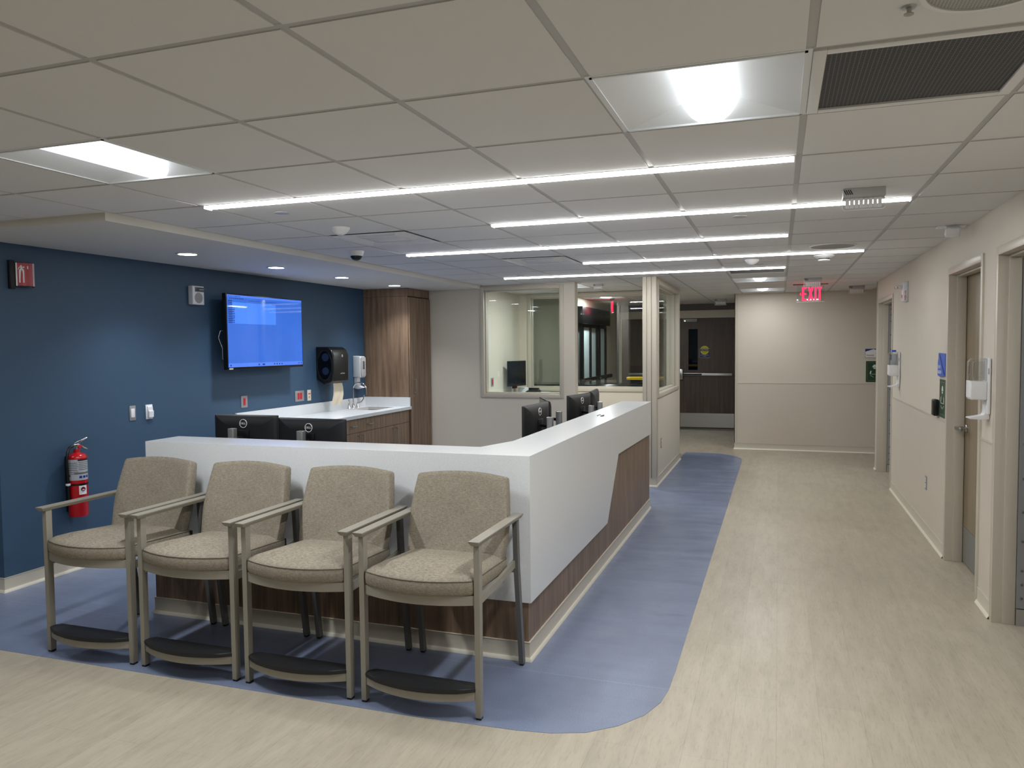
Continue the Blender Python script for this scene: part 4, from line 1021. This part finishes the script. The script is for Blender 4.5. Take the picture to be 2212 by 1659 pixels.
MB().tube([(xs - 0.05, ty0 + 0.06, 1.80), (xs - 0.06, ty0 - 0.015, 1.80), (xs - 0.06, ty0 - 0.042, 1.74), (xs - 0.055, ty0 - 0.02, 1.68), (xs - 0.05, ty0 - 0.004, 1.64), (xs - 0.05, ty0 - 0.004, 1.54), (xs - 0.048, ty0 + 0.03, 1.53)], 0.0022, 8).build('cable', 'grey_plastic', tv)

# speaker strobe
t = thing('speaker_strobe', 'white fire alarm speaker with strobe high on the blue wall', 'alarm', (XL, 5.62, 2.03))
b = MB().box(XL, XL + 0.052, 5.533, 5.677, 2.030, 2.196, 0.006, 3).build('housing', 'white_plastic', t)
MB().lathe([(0.048, 0.0515), (0.048, 0.0535), (0.040, 0.0545)], (XL, 5.605, 2.090), 'x', 32).build('speaker_grille', 'speaker_mesh', b)
s = MB().box(XL + 0.050, XL + 0.056, 5.562, 5.672, 2.144, 2.184, 0.002).build('strobe_base', 'dark_grey', b)
MB().box(XL + 0.056, XL + 0.082, 5.568, 5.668, 2.148, 2.180, 0.008, 3).build('strobe_lens', 'acrylic', s)
MB().cyl((XL + 0.066, 5.59, 2.164), (XL + 0.066, 5.648, 2.164), 0.006, 10).build('flash_tube', 'chrome', s)

# projecting fire extinguisher sign
t = thing('extinguisher_sign', 'curved red sign with white fire extinguisher symbol on the blue wall', 'sign', (XL, 3.97, 2.07))
yc, rr_ = 3.948, 0.068
def sx(a): return (XL + 0.01 + rr_ * math.cos(R(a)) * 1.0, yc + rr_ * math.sin(R(a)))
def strip(a0, a1, z0, z1, off, n=14, th=0.002):
    o = []
    for k in range(n + 1):
        a = R(a0 + (a1 - a0) * k / n); o.append((XL + 0.012 + (rr_ + off) * math.cos(a), yc + (rr_ + off) * math.sin(a)))
    i_ = []
    for k in range(n + 1):
        a = R(a0 + (a1 - a0) * k / n); i_.append((XL + 0.012 + (rr_ + off - th) * math.cos(a), yc + (rr_ + off - th) * math.sin(a)))
    return MB().prism(o + i_[::-1], 'z', z0, z1)
strip(-88, 88, 2.073, 2.237, 0.0).build('backing', 'sign_black', t)
pn = strip(-66, 20, 2.078, 2.232, 0.001).build('red_panel', 'red_sign', t)
for a, b in ((-74, -66), (20, 27), (33, 39)): strip(a, b, 2.077, 2.233, 0.0018, 4).build('white_stripe', 'sign_white', t)
mb = MB()
def onarc(u, z, off=0.0022):   # u metres along the arc from -44 deg
    a = R(-44) + u / rr_; return (XL + 0.012 + (rr_ + off) * math.cos(a), yc + (rr_ + off) * math.sin(a), z)
def patch(pts2, n=1):
    mb.loft([[onarc(u, z) for u, z in pts2], [onarc(u, z, 0.0012) for u, z in pts2]])
patch([(-0.015, 2.098), (0.015, 2.098), (0.015, 2.180), (0.011, 2.190), (0.005, 2.195), (-0.005, 2.195), (-0.011, 2.190), (-0.015, 2.180)])
patch([(-0.006, 2.195), (0.006, 2.195), (0.006, 2.203), (-0.006, 2.203)])
patch([(-0.014, 2.200), (0.012, 2.200), (0.012, 2.206), (-0.014, 2.206)])
patch([(0.010, 2.199), (0.040, 2.191), (0.040, 2.213), (0.010, 2.207)])
patch([(-0.022, 2.186), (-0.017, 2.188), (-0.010, 2.204), (-0.014, 2.206)])
patch([(-0.007, 2.207), (-0.002, 2.205), (0.002, 2.207), (0.004, 2.212), (0.001, 2.217), (-0.005, 2.217), (-0.008, 2.212)])
mb.build('symbol', 'sign_white', pn, smooth=0)
mb = MB(); mb.prism([(XL, 3.846), (XL + 0.026, 3.850), (XL + 0.030, 3.876), (XL, 3.880)], 'z', 2.055, 2.250, 0.004); mb.build('bracket', 'sign_black', t)

# fire extinguisher
ex, ey = -4.852, 4.262; r0 = 0.066
t = thing('fire_extinguisher', 'red fire extinguisher hanging low on the blue wall', 'fire extinguisher', (ex, ey, 0.42))
body = MB().lathe([(0.050, 0.418), (0.062, 0.422), (r0, 0.435), (r0, 0.845), (0.064, 0.862), (0.052, 0.876), (0.030, 0.884), (0.022, 0.890), (0.020, 0.912)], (ex, ey, 0), 'z', 40).build('cylinder', 'red', t)
def wrap(a0, a1, z0, z1, off, n=16):
    o = [(ex + (r0 + off) * math.cos(R(a0 + (a1 - a0) * k / n)), ey + (r0 + off) * math.sin(R(a0 + (a1 - a0) * k / n))) for k in range(n + 1)]
    i_ = [(ex + (r0 - 0.001) * math.cos(R(a0 + (a1 - a0) * k / n)), ey + (r0 - 0.001) * math.sin(R(a0 + (a1 - a0) * k / n))) for k in range(n + 1)]
    return MB().prism(o + i_[::-1], 'z', z0, z1)
lb = wrap(-100, 45, 0.690, 0.842, 0.0008).build('instruction_label', 'label_grey', body)
wrap(-38, 45, 0.832, 0.842, 0.0014).build('label_header', 'sign_black', lb)
for k in range(3):
    wrap(-32 + 22 * k, -16 + 22 * k, 0.705, 0.722, 0.0014, 4).build('class_icon', 'sign_royal', lb)
for k in range(7):
    wrap(-96, -42 + (k % 3) * 3, 0.815 - 0.013 * k, 0.819 - 0.013 * k, 0.0013, 6).build('text_line', 'dark_grey', lb)
    if k < 5: wrap(-34, 38 - (k % 3) * 6, 0.818 - 0.013 * k, 0.822 - 0.013 * k, 0.0013, 6).build('text_line', 'dark_grey', lb)
wrap(-60, 40, 0.735, 0.747, 0.0014, 10).build('label_band', 'dark_grey', lb)
wrap(-179, 179, 0.652, 0.666, 0.0022, 40).build('strap', 'black', t)
tg = wrap(-36, 12, 0.585, 0.650, 0.0012).build('inspection_tag', 'sign_white', body)
mb = MB(); A = R(-12); cxx, cyy = ex + (r0 + 0.002) * math.cos(A), ey + (r0 + 0.002) * math.sin(A)
fm = face_mtx((cxx, cyy, 0.624), (-math.sin(A), math.cos(A), 0), (0, 0, 1))
mb.prism([(0.016 * math.cos(2 * PI * k / 24), 0.016 * math.sin(2 * PI * k / 24)) for k in range(24)], 'z', -0.0012, 0.0006); mb.xform(fm); mb.build('round_mark', 'sign_black', tg, smooth=0)
mb = MB(); mb.box(-0.009, 0.009, 0.0, 0.008, 0.0004, 0.0012); mb.xform(fm); mb.build('red_mark', 'red_plastic', tg, smooth=0)
mb = MB(); mb.box(-0.009, 0.009, -0.009, -0.002, 0.0004, 0.0012); mb.xform(fm); mb.build('white_mark', 'sign_white', tg, smooth=0)
v = MB(); v.cyl((ex, ey, 0.910), (ex, ey, 0.945), 0.013, 16); v.box(ex - 0.014, ex + 0.014, ey - 0.035, ey + 0.020, 0.930, 0.950, 0.003)
vl = v.build('valve', 'chrome', t)
MB().prism([(ey - 0.030, 0.950), (ey - 0.022, 0.962), (ey + 0.085, 0.992), (ey + 0.090, 0.985), (ey + 0.02, 0.958), (ey + 0.0, 0.948)], 'x', ex - 0.010, ex + 0.010, 0.002).build('top_lever', 'chrome', vl)
MB().prism([(ey - 0.006, 0.944), (ey + 0.030, 0.940), (ey + 0.088, 0.906), (ey + 0.084, 0.898), (ey + 0.026, 0.926), (ey - 0.006, 0.934)], 'x', ex - 0.010, ex + 0.010, 0.002).build('grip_lever', 'chrome', vl)
MB().lathe([(0.014, 0.013), (0.014, 0.022), (0.010, 0.023)], (ex, ey + 0.01, 0.930), 'x', 20).build('gauge', 'red_plastic', vl)
MB().tube([(ex + 0.013, ey + 0.032 + 0.013 * math.cos(2 * PI * k / 16), 0.947 + 0.013 * math.sin(2 * PI * k / 16)) for k in range(16)], 0.0016, 6, closed=True).build('safety_pin_ring', 'chrome', vl)
MB().tube([(ex, ey - 0.03, 0.938), (ex, ey - 0.060, 0.930), (ex, ey - 0.078, 0.895), (ex, ey - 0.086, 0.84), (ex, ey - 0.084, 0.74), (ex, ey - 0.080, 0.64), (ex, ey - 0.078, 0.54)], [0.009, 0.0095, 0.0095, 0.0095, 0.0095, 0.011, 0.012], 12).build('hose', 'black', t)
hc = MB(); hc.box(ex - 0.012, ex + 0.012, ey - 0.094, ey - 0.070, 0.655, 0.672, 0.003); hc.build('hose_clip', 'white_plastic', t)
cl = MB(); cl.tube([(ex + (r0 + 0.006) * math.cos(R(a)), ey + (r0 + 0.006) * math.sin(R(a)), 0.742) for a in range(-150, -80, 10)], 0.003, 6); cl.tube([(ex + (r0 + 0.006) * math.cos(R(a)), ey + (r0 + 0.006) * math.sin(R(a)), 0.728) for a in range(-150, -70, 10)], 0.003, 6)
cl.build('bracket_clasp', 'chrome', t)
MB().box(XL, ex - r0 + 0.003, ey - 0.03, ey + 0.03, 0.45, 0.86).build('wall_bracket', 'black_soft', t)

# switches and outlets
def plate(name, y0, y1, z0, z1, mat, label, cat, th=0.006):
    t = thing(name, label, cat, (XL, (y0 + y1) / 2, z0))
    MB().box(XL, XL + th, y0, y1, z0, z1, 0.002).build('plate', mat, t)
    return t
t = plate('light_switch', 4.837, 4.900, 1.063, 1.183, 'steel_dull', 'steel switch plate with white rocker on the blue wall, left of a white box', 'switch')
MB().box(XL + 0.006, XL + 0.009, 4.850, 4.887, 1.088, 1.160, 0.001).build('rocker', 'white_plastic', t)
t = thing('room_control', 'white box control on the blue wall, right of the light switch', 'control', (XL, 5.04, 1.058))
MB().box(XL, XL + 0.010, 5.004, 5.074, 1.060, 1.180, 0.003).build('plate', 'white_plastic', t)
MB().prism([(XL + 0.010, 1.076), (XL + 0.030, 1.076), (XL + 0.034, 1.125), (XL + 0.022, 1.130), (XL + 0.022, 1.160), (XL + 0.016, 1.168), (XL + 0.010, 1.168)], 'y', 5.014, 5.064, 0.002).build('cover', 'white_plastic', t)
def red_outlet(yc_, zc, n, label, name='red_outlet', X=XL, s=1):
    w = 0.035 * n + 0.012
    t = thing(name, label, 'outlet', (X, yc_, zc - 0.06), group=None)
    MB().box(X, X + 0.006, yc_ - w, yc_ + w, zc - 0.058, zc + 0.058, 0.002).build('plate', 'steel_dull', t)
    for k in range(n):
        y = yc_ + (k - (n - 1) / 2) * 0.046
        q = MB().box(X + 0.006, X + 0.009, y - 0.017, y + 0.017, zc - 0.036, zc + 0.036, 0.001).build('receptacle', 'red_plastic', t)
        mb = MB()
        for zz in (0.018, -0.018):
            for dy in (-0.006, 0.006): mb.box(X + 0.0088, X + 0.0094, y + dy - 0.0012, y + dy + 0.0012, zc + zz - 0.004, zc + zz + 0.005)
        mb.build('slot', 'sign_black', q, smooth=0)
red_outlet(6.247, 1.118, 1, 'single red outlet on the blue wall under the screen')
red_outlet(7.168, 1.114, 2, 'double red outlet on the blue wall, right of the screen')
t = plate('jack_plate', 7.316, 7.384, 1.052, 1.172, 'ivory', 'ivory wall plate with three small jacks beside the double red outlet', 'wall plate')
mb = MB()
for y, z in ((7.338, 1.128), (7.362, 1.128), (7.345, 1.092)): mb.box(XL + 0.006, XL + 0.0075, y - 0.007, y + 0.007, z - 0.008, z + 0.008)
mb.build('jack', 'red_plastic', t, smooth=0)

# paper towel dispenser
ya, yb, za, zb = 7.50, 7.825, 1.232, 1.648; xd0 = XL + 0.225
t = thing('towel_dispenser', 'black paper towel dispenser with a towel hanging out', 'towel dispenser', (XL, 7.66, 1.23))
prof = [(XL + 0.001, za + 0.05), (XL + 0.10, za - 0.012), (xd0 - 0.04, za + 0.004), (xd0, za + 0.03), (xd0 + 0.004, zb - 0.10), (xd0 - 0.02, zb - 0.035), (xd0 - 0.07, zb - 0.004), (XL + 0.001, zb)]
hs = MB().prism(prof, 'y', ya, yb, 0.016, 4).build('housing', 'black', t)
sw = MB(); o = []
for k in range(24):
    a = 2 * PI * k / 24; u = math.cos(a); w_ = math.sin(a)
    o.append((XL + 0.112 + 0.086 * (abs(u) ** 0.7) * (1 if u > 0 else -1), (za + zb) / 2 + 0.16 * (abs(w_) ** 0.7) * (1 if w_ > 0 else -1)))
sw.prism(o, 'y', ya - 0.002, ya + 0.004); sw.build('side_window', 'smoke', hs)
sp = MB(); sp.lathe([(0.045, -0.0028), (0.045, -0.0018)], (XL + 0.125, ya, 1.53), 'y', 20); sp.lathe([(0.043, -0.0028), (0.043, -0.0018)], (XL + 0.125, ya, 1.375), 'y', 20); sp.build('roll_end', 'roll_navy', hs)
MB().tube([(XL + 0.112 + 0.092 * math.cos(2 * PI * k / 32) , ya - 0.001, (za + zb) / 2 + 0.168 * math.sin(2 * PI * k / 32)) for k in range(32)], 0.003, 6, closed=True).build('window_rim', 'black', hs)
mb = MB(); fm = lambda y, z: face_mtx((xd0 + 0.0045, y, z), (0, 1, 0), (0, 0, 1))
mb.prism([(0.012 * math.cos(2 * PI * k / 20), 0.016 * math.sin(2 * PI * k / 20)) for k in range(20)], 'z', 0, 0.0006); mb.xform(fm(7.685, 1.545)); mb.build('mark', 'grey_plastic', hs, smooth=0)
mb = MB(); mb.text('enMotion', 0.024, face_mtx((xd0 + 0.0035, 7.69, 1.345), (0, 1, 0), (0, 0, 1)), 0.0004); mb.build('lettering', 'label_grey', hs, smooth=0)
tw = MB(); n = 10
rows = [(XL + 0.165, 1.255), (XL + 0.168, 1.22), (XL + 0.172, 1.18), (XL + 0.172, 1.10), (XL + 0.160, 1.03), (XL + 0.150, 0.985)]
tw.loft([[(x + 0.006 * math.sin(k * 1.1 + i), 7.575 + 0.205 * k / n, z) for k in range(n + 1)] + [(x + 0.006 * math.sin(k * 1.1 + i) - 0.0012, 7.575 + 0.205 * k / n, z) for k in range(n, -1, -1)] for i, (x, z) in enumerate(rows)])
tw.build('paper_towel', 'paper', t, smooth=60)
# soap dispenser by the sink
t = thing('soap_dispenser', 'white soap dispenser with drip tray beside the tall cabinet', 'soap dispenser', (XL, 8.36, 1.12))
xs2 = XL + 0.105
MB().prism([(XL, 1.275), (xs2 - 0.01, 1.268), (xs2, 1.285), (xs2, 1.505), (xs2 - 0.012, 1.528), (XL, 1.535)], 'y', 8.300, 8.420, 0.008, 3).build('housing', 'white_plastic', t)
MB().prism(rrect(8.305, 8.415, 1.280, 1.520, 0.02, 4), 'x', xs2 - 0.001, xs2 + 0.010, 0.003).build('front_cover', 'grey_plastic', t)
MB().box(xs2 + 0.009, xs2 + 0.0115, 8.338, 8.384, 1.372, 1.470, 0.001).build('level_window', 'dark_grey', t)
MB().prism([(XL, 1.275), (XL + 0.045, 1.275), (XL + 0.040, 1.20), (XL + 0.048, 1.165), (XL + 0.105, 1.150), (XL + 0.112, 1.142), (XL + 0.05, 1.128), (XL, 1.135)], 'y', 8.322, 8.396, 0.004).build('drip_tray', 'white_plastic', t)
# the office bay: red outlet, counter, monitor, phone
red_outlet(9.83, 1.148, 1, 'red outlet seen through the left office window', X=-3.69)
t = thing('office_counter', 'pale counter inside the office bay under the left window', 'counter', (-3.44, 10.35, 0.93))
MB().box(-3.688, -3.20, 9.42, 10.96, 0.925, 0.955, 0.002).build('counter_top', 'troffer', t)
MB().box(-3.688, -3.24, 9.44, 10.94, 0.0, 0.925).build('carcass', 'wall_low', t, smooth=0)
monitor((-3.485, 10.65), (-3.62, 10.25), 1.425, 0.36, 'dark monitor standing in the office behind the left window', (-3.635, 10.50), 1.15, logo=False, group=None, base_z=0.955)
t = thing('desk_phone', 'dark desk phone on the office counter beside the monitor', 'phone', (-3.33, 10.55, 0.955))
MB().prism([(10.46, 0.955), (10.70, 0.955), (10.70, 0.985), (10.66, 1.005), (10.50, 0.985)], 'x', -3.43, -3.26, 0.004).build('base', 'black_soft', t)
MB().prism([(10.60, 0.990), (10.66, 0.998), (10.66, 1.030), (10.62, 1.032)], 'x', -3.42, -3.27, 0.004).build('handset', 'black', t)
tag(MB().box(-3.60, -3.49, 10.66, 10.83, 0.955, 1.030, 0.003).build('paper_box', 'white_plastic'), 'small white box on the office counter behind the dark monitor', 'box')

# entrance lobby: sliding entrance, stretcher, yellow board
SD = thing('sliding_entrance', 'black framed sliding entrance with frosted panels, seen through the glass', 'door', (-3.05, 12.9, 0))
xb, y0, y1 = -3.05, 11.99, 14.10
MB().box(xb - 0.06, xb + 0.10, y0, y1, 1.99, 2.262, 0.006).build('header', 'black', SD)
for k, (a, b) in enumerate(((12.0, 12.19), (12.19, 12.86), (12.82, 13.44), (13.44, 14.06))):
    f = MB(); xx = xb - 0.03 + 0.02 * (k % 2); gy0, gy1 = (a + 0.12, b - 0.10) if b - a > 0.3 else (a + 0.03, b - 0.05)
    f.box(xx, xx + 0.05, a, gy0, 0.02, 1.99); f.box(xx, xx + 0.05, gy1, b, 0.02, 1.99); f.box(xx, xx + 0.05, gy0, gy1, 1.935, 1.99); f.box(xx, xx + 0.05, gy0, gy1, 0.02, 0.25)
    p = f.build('sliding_panel', 'black', SD, smooth=0)
    MB().box(xx + 0.02, xx + 0.028, gy0, gy1, 0.25, 1.935).build('frosted_pane', 'frost', p, smooth=0)
pb = MB(); pb.box(xb + 0.07, xb + 0.12, 12.02, 14.2, 1.045, 1.105, 0.003); pb.build('push_rail', 'black', SD)
MB().box(xb + 0.121, xb + 0.123, 13.15, 13.22, 1.055, 1.085).build('rail_bracket', 'alu', SD, smooth=0)
t = thing('stretcher', 'dark padded stretcher standing behind the rear office window', 'stretcher', (-2.45, 11.55, 0))
MB().box(-3.75, -1.55, 11.20, 11.84, 0.955, 1.055, 0.03, 4).build('mattress', 'scr_off', t)
MB().box(-3.73, -1.57, 11.24, 11.80, 0.915, 0.953, 0.004).build('deck', 'black_soft', t)
for x in (-3.6, -1.67):
    for y in (11.32, 11.78):
        lg = MB().cyl((x, y, 0.915), (x, y, 0.10), 0.02, 12).build('leg', 'alu', t)
        MB().lathe([(0.03, -0.014), (0.05, -0.012), (0.05, 0.012), (0.03, 0.014)], (x, y, 0.052), 'y', 20).build('castor', 'black', lg)
t = thing('yellow_board', 'yellow plastic board lying on the dark stretcher', 'board', (-1.88, 11.55, 1.055))
MB().prism(rrect(-2.16, -1.59, 11.44, 11.70, 0.06, 5), 'z', 1.115, 1.155, 0.012, 3).build('board', 'yellow', t)
MB().box(-2.09, -1.64, 11.47, 11.67, 1.055, 1.115, 0.004).build('pad', 'black_soft', t)

# ------------------------------------------------------------------ right wall
def sanitizer(yc_, label, blue_top):
    X = XR - 0.003
    t = thing('sanitizer_dispenser', label, 'sanitizer dispenser', (X, yc_, 1.17), group='white hand sanitizer dispensers on the right wall')
    h = 0.058
    MB().box(X - 0.018, X, yc_ - h, yc_ + h, 1.20, 1.535, 0.006, 3).build('back_plate', 'white_plastic', t)
    MB().box(X - 0.017, X - 0.010, yc_ - h - 0.002, yc_ - h + 0.004, 1.44, 1.475, 0.001).build('latch', 'grey_plastic', t)
    MB().prism([(X - 0.018, 1.287), (X - 0.098, 1.287), (X - 0.108, 1.300), (X - 0.108, 1.400), (X - 0.018, 1.395)], 'y', yc_ - h, yc_ + h, 0.008, 3).build('pump_housing', 'white_plastic', t)
    MB().prism([(X - 0.019, 1.398), (X - 0.106, 1.402), (X - 0.106, 1.510), (X - 0.088, 1.532), (X - 0.03, 1.536), (X - 0.019, 1.53)], 'y', yc_ - h + 0.002, yc_ + h - 0.002, 0.008, 3).build('clear_cover', 'acrylic', t)
    rf = MB().prism(rrect(X - 0.082, X - 0.026, yc_ - 0.036, yc_ + 0.036, 0.014, 4), 'z', 1.403, 1.515, 0.004).build('refill_pouch', 'acrylic' if not blue_top else 'label_grey', t)
    if blue_top: MB().box(X - 0.075, X - 0.035, yc_ - 0.025, yc_ + 0.025, 1.5355, 1.556, 0.002).build('blue_cap', 'sign_blue', t)
    if blue_top: MB().box(X - 0.084, X - 0.081, yc_ - 0.030, yc_ + 0.030, 1.45, 1.51).build('blue_label', 'sign_navy', rf, smooth=0)
    else:
        mb = MB(); mb.text('PURELL', 0.019, face_mtx((X - 0.1068, yc_, 1.456), (0, 0, -1), (0, -1, 0)), 0.0003); mb.build('lettering', 'sign_navy', t, smooth=0)
    MB().prism([(X, 1.29), (X - 0.020, 1.29), (X - 0.020, 1.205), (X - 0.028, 1.192), (X - 0.050, 1.186), (X - 0.105, 1.181), (X - 0.112, 1.176), (X - 0.105, 1.170), (X - 0.03, 1.166), (X, 1.172)], 'y', yc_ - 0.04, yc_ + 0.04, 0.004, 2).build('drip_tray', 'white_plastic', t)
sanitizer(5.285, 'white hand sanitizer dispenser with clear top on the narrow wall pier between two doors', False)
sanitizer(8.90, 'white hand sanitizer dispenser with blue topped refill beside the far doorway', True)
X = XR - 0.003
t = thing('door_sign', 'bright blue folded room sign with white lettering beside the tan door', 'sign', (X, 6.66, 1.37))
pl = MB().prism([(6.515, 1.378), (6.70, 1.365), (6.80, 1.372), (6.80, 1.480), (6.775, 1.505), (6.775, 1.548), (6.515, 1.546)], 'x', X - 0.010, X + 0.003, 0.001, 1).build('plate', 'sign_blue', t)
MB().prism([(6.52, 1.385), (6.56, 1.385), (6.74, 1.54), (6.725, 1.54)], 'x', X - 0.012, X - 0.009).build('fold_edge', 'sign_royal', pl, smooth=0)
MB().text('EXAM', 0.036, face_mtx((X - 0.0105, 6.735, 1.440), (0, -1, 0), (0, 0, 1)), 0.0005).build('lettering', 'sign_white', pl, smooth=0)
MB().text('ROOM', 0.036, face_mtx((X - 0.0105, 6.72, 1.400), (0, -1, 0), (0, 0, 1)), 0.0005, sx=1.15).build('lettering', 'sign_white', pl, smooth=0)
def person_sign(name, label, M_, w, h):
    """dark green photoluminescent plate with a pale capped figure; M_ maps sign plane (x right, y up) to the wall"""
    t = thing(name, label, 'sign', tuple(M_.translation))
    mb = MB(); mb.box(-w / 2, w / 2, -h / 2, h / 2, 0, 0.005); mb.xform(M_); pl = mb.build('plate', 'sign_green', t, smooth=0)
    mb = MB(); zz = (0.0048, 0.0056)
    k = min(w, h * 0.62)
    mb.prism([(-0.17 * k, 0.20 * h)] + [(0.17 * k * math.cos(R(180 - a)), 0.20 * h + 0.22 * k * math.sin(R(a))) for a in range(15, 180, 15)] + [(0.17 * k, 0.20 * h)], 'z', *zz)
    mb.prism([(-0.11 * k, 0.185 * h), (0.11 * k, 0.185 * h), (0.07 * k, 0.125 * h), (-0.07 * k, 0.125 * h)], 'z', *zz)
    for s in (-1, 1):
        mb.prism([(s * 0.22 * k, 0.05 * h), (s * 0.32 * k, 0.02 * h), (s * 0.36 * k, -0.09 * h), (s * 0.27 * k, -0.12 * h), (s * 0.24 * k, -0.03 * h)], 'z', *zz)
    mb.prism([(-0.34 * k, -0.12 * h), (0.34 * k, -0.12 * h), (0.34 * k, -0.135 * h), (-0.34 * k, -0.135 * h)], 'z', *zz)
    mb.prism([(-0.30 * k, -0.18 * h), (-0.06 * k, -0.27 * h), (-0.06 * k, -0.285 * h), (-0.31 * k, -0.195 * h)], 'z', *zz)
    mb.prism([(0.30 * k, -0.18 * h), (0.06 * k, -0.27 * h), (0.06 * k, -0.285 * h), (0.31 * k, -0.195 * h)], 'z', *zz)
    mb.xform(M_); mb.build('figure', 'sign_pale', pl, smooth=0)
    mb = MB(); e = 0.42
    for (a, b, c, d) in ((-e * w, e * w, e * h, e * h + 0.003), (-e * w, e * w, -e * h - 0.003, -e * h), (-e * w, -e * w + 0.003, -e * h, e * h), (e * w - 0.003, e * w, -e * h, e * h)): mb.box(a, b, c, d, 0.0048, 0.0055)
    mb.xform(M_); mb.build('border_line', 'kick', pl, smooth=0)
person_sign('picture_sign', 'dark green picture sign of a capped figure beside the tan door', face_mtx((X, 6.625, 1.202), (0, -1, 0), (0, 0, 1)), 0.225, 0.29)
t = thing('card_reader', 'black card reader box at the edge of the green sign', 'card reader', (X - 0.006, 6.83, 1.05))
MB().box(X - 0.040, X, 6.765, 6.865, 1.055, 1.185, 0.010, 3).build('body', 'black', t)
t = thing('fire_strobe', 'white fire strobe lettered FIRE on the right wall near the far doorway', 'alarm', (XR, 8.55, 2.03))
b = MB().box(XR - 0.045, XR, 8.42, 8.56, 2.035, 2.225, 0.008, 3).build('housing', 'white_plastic', t)
MB().box(XR - 0.0, XR - 0.006, 8.40, 8.58, 2.03, 2.232, 0.002).build('back_plate', 'grey_plastic', t)
ln = MB().box(XR - 0.105, XR - 0.043, 8.43, 8.55, 2.155, 2.198, 0.012, 3).build('strobe_lens', 'acrylic', b)
MB().cyl((XR - 0.075, 8.45, 2.176), (XR - 0.075, 8.53, 2.176), 0.011, 12).build('flash_tube', 'chrome', b)
mb = MB()
for k, ch in enumerate('FIRE'): mb.text(ch, 0.036, face_mtx((XR - 0.022, 8.4195, 2.125 - 0.023 * k), (1, 0, 0), (0, 0, 1)), 0.0004)
mb.text('FIRE', 0.05, face_mtx((XR - 0.0453, 8.49, 2.085), (0, -1, 0), (0, 0, 1)), 0.0004)
mb.build('lettering', 'red_plastic', b, smooth=0)
def outlet(y, z, X, sgn, label):
    t = thing('outlet', label, 'outlet', (X, y, z - 0.058), group='steel outlets low on the walls')
    MB().box(X, X + sgn * 0.006, y - 0.036, y + 0.036, z - 0.058, z + 0.058, 0.002).build('plate', 'steel_dull', t)
    for dz in (0.024, -0.024): 
        q = MB().box(X + sgn * 0.005, X + sgn * 0.0085, y - 0.017, y + 0.017, z + dz - 0.017, z + dz + 0.017, 0.003).build('receptacle', 'white_plastic', t)
        mb = MB()
        for dy in (-0.006, 0.006): mb.box(X + sgn * 0.0084, X + sgn * 0.0090, y + dy - 0.0012, y + dy + 0.0012, z + dz - 0.004, z + dz + 0.006)
        mb.build('slot', 'sign_black', q, smooth=0)
outlet(7.27, 0.445, XR - 0.003, -1, 'steel outlet low on the right wall of the corridor')
outlet(9.28, 0.458, XC, 1, 'steel outlet low on the glazed partition')
# wayfinding signs on the end wall
yE = YE - 0.003
t = thing('wayfinding_sign', 'white and blue arrow sign lettered TRIAGE on the end wall', 'sign', (1.31, yE, 1.42))
bk = MB().box(1.200, 1.420, yE - 0.004, yE, 1.415, 1.545).build('blue_plate', 'sign_royal', t, smooth=0)
MB().prism([(1.203, 1.418), (1.417, 1.418), (1.417, 1.505), (1.310, 1.540), (1.203, 1.505)], 'y', yE - 0.006, yE - 0.003).build('white_arrow', 'sign_white', t, smooth=0)
mb = MB(); mb.text('TRIAGE', 0.030, face_mtx((1.215, yE - 0.0063, 1.448), (1, 0, 0), (0, 0, 1)), 0.0004, 'LEFT'); mb.build('lettering', 'sign_black', t, smooth=0)
person_sign('picture_sign', 'dark green picture sign under the TRIAGE sign on the end wall', face_mtx((1.33, yE, 1.212), (1, 0, 0), (0, 0, 1)), 0.235, 0.305)

# ------------------------------------------------------------------ camera and render look
F = 1665.7
cam = bpy.data.cameras.new('camera'); cam.sensor_fit = 'HORIZONTAL'; cam.sensor_width = 36.0; cam.lens = F / 2212.0 * 36.0; cam.clip_start = 0.05; cam.clip_end = 100
co = bpy.data.objects.new('camera', cam); COL.objects.link(co)
yaw, pitch, roll = R(-19.0962), R(-2.7878), R(-0.5594)
fw = Vector((math.sin(yaw) * math.cos(pitch), math.cos(yaw) * math.cos(pitch), math.sin(pitch)))
rt = Vector((math.cos(yaw), -math.sin(yaw), 0)); up = rt.cross(fw)
r2 = math.cos(roll) * rt + math.sin(roll) * up; u2 = -math.sin(roll) * rt + math.cos(roll) * up
mt = Matrix((r2, u2, -fw)).transposed().to_4x4(); mt.translation = Vector((0, 0, 1.6314))
co.matrix_world = mt
SC.camera = co
w = bpy.data.worlds.new('world'); SC.world = w; w.use_nodes = True
w.node_tree.nodes['Background'].inputs[0].default_value = (0.9, 0.93, 1.0, 1); w.node_tree.nodes['Background'].inputs[1].default_value = 0.0
vs = SC.view_settings; SC.display_settings.display_device = 'sRGB'; vs.view_transform = 'Standard'; vs.look = 'None'; vs.exposure = EXPOSURE; vs.gamma = 1.0; vs.use_curve_mapping = False
cy = SC.cycles
cy.max_bounces = 10; cy.diffuse_bounces = 6; cy.glossy_bounces = 4; cy.transmission_bounces = 6; cy.transparent_max_bounces = 16
cy.caustics_reflective = False; cy.caustics_refractive = False; cy.sample_clamp_indirect = 6.0
cy.use_denoising = True
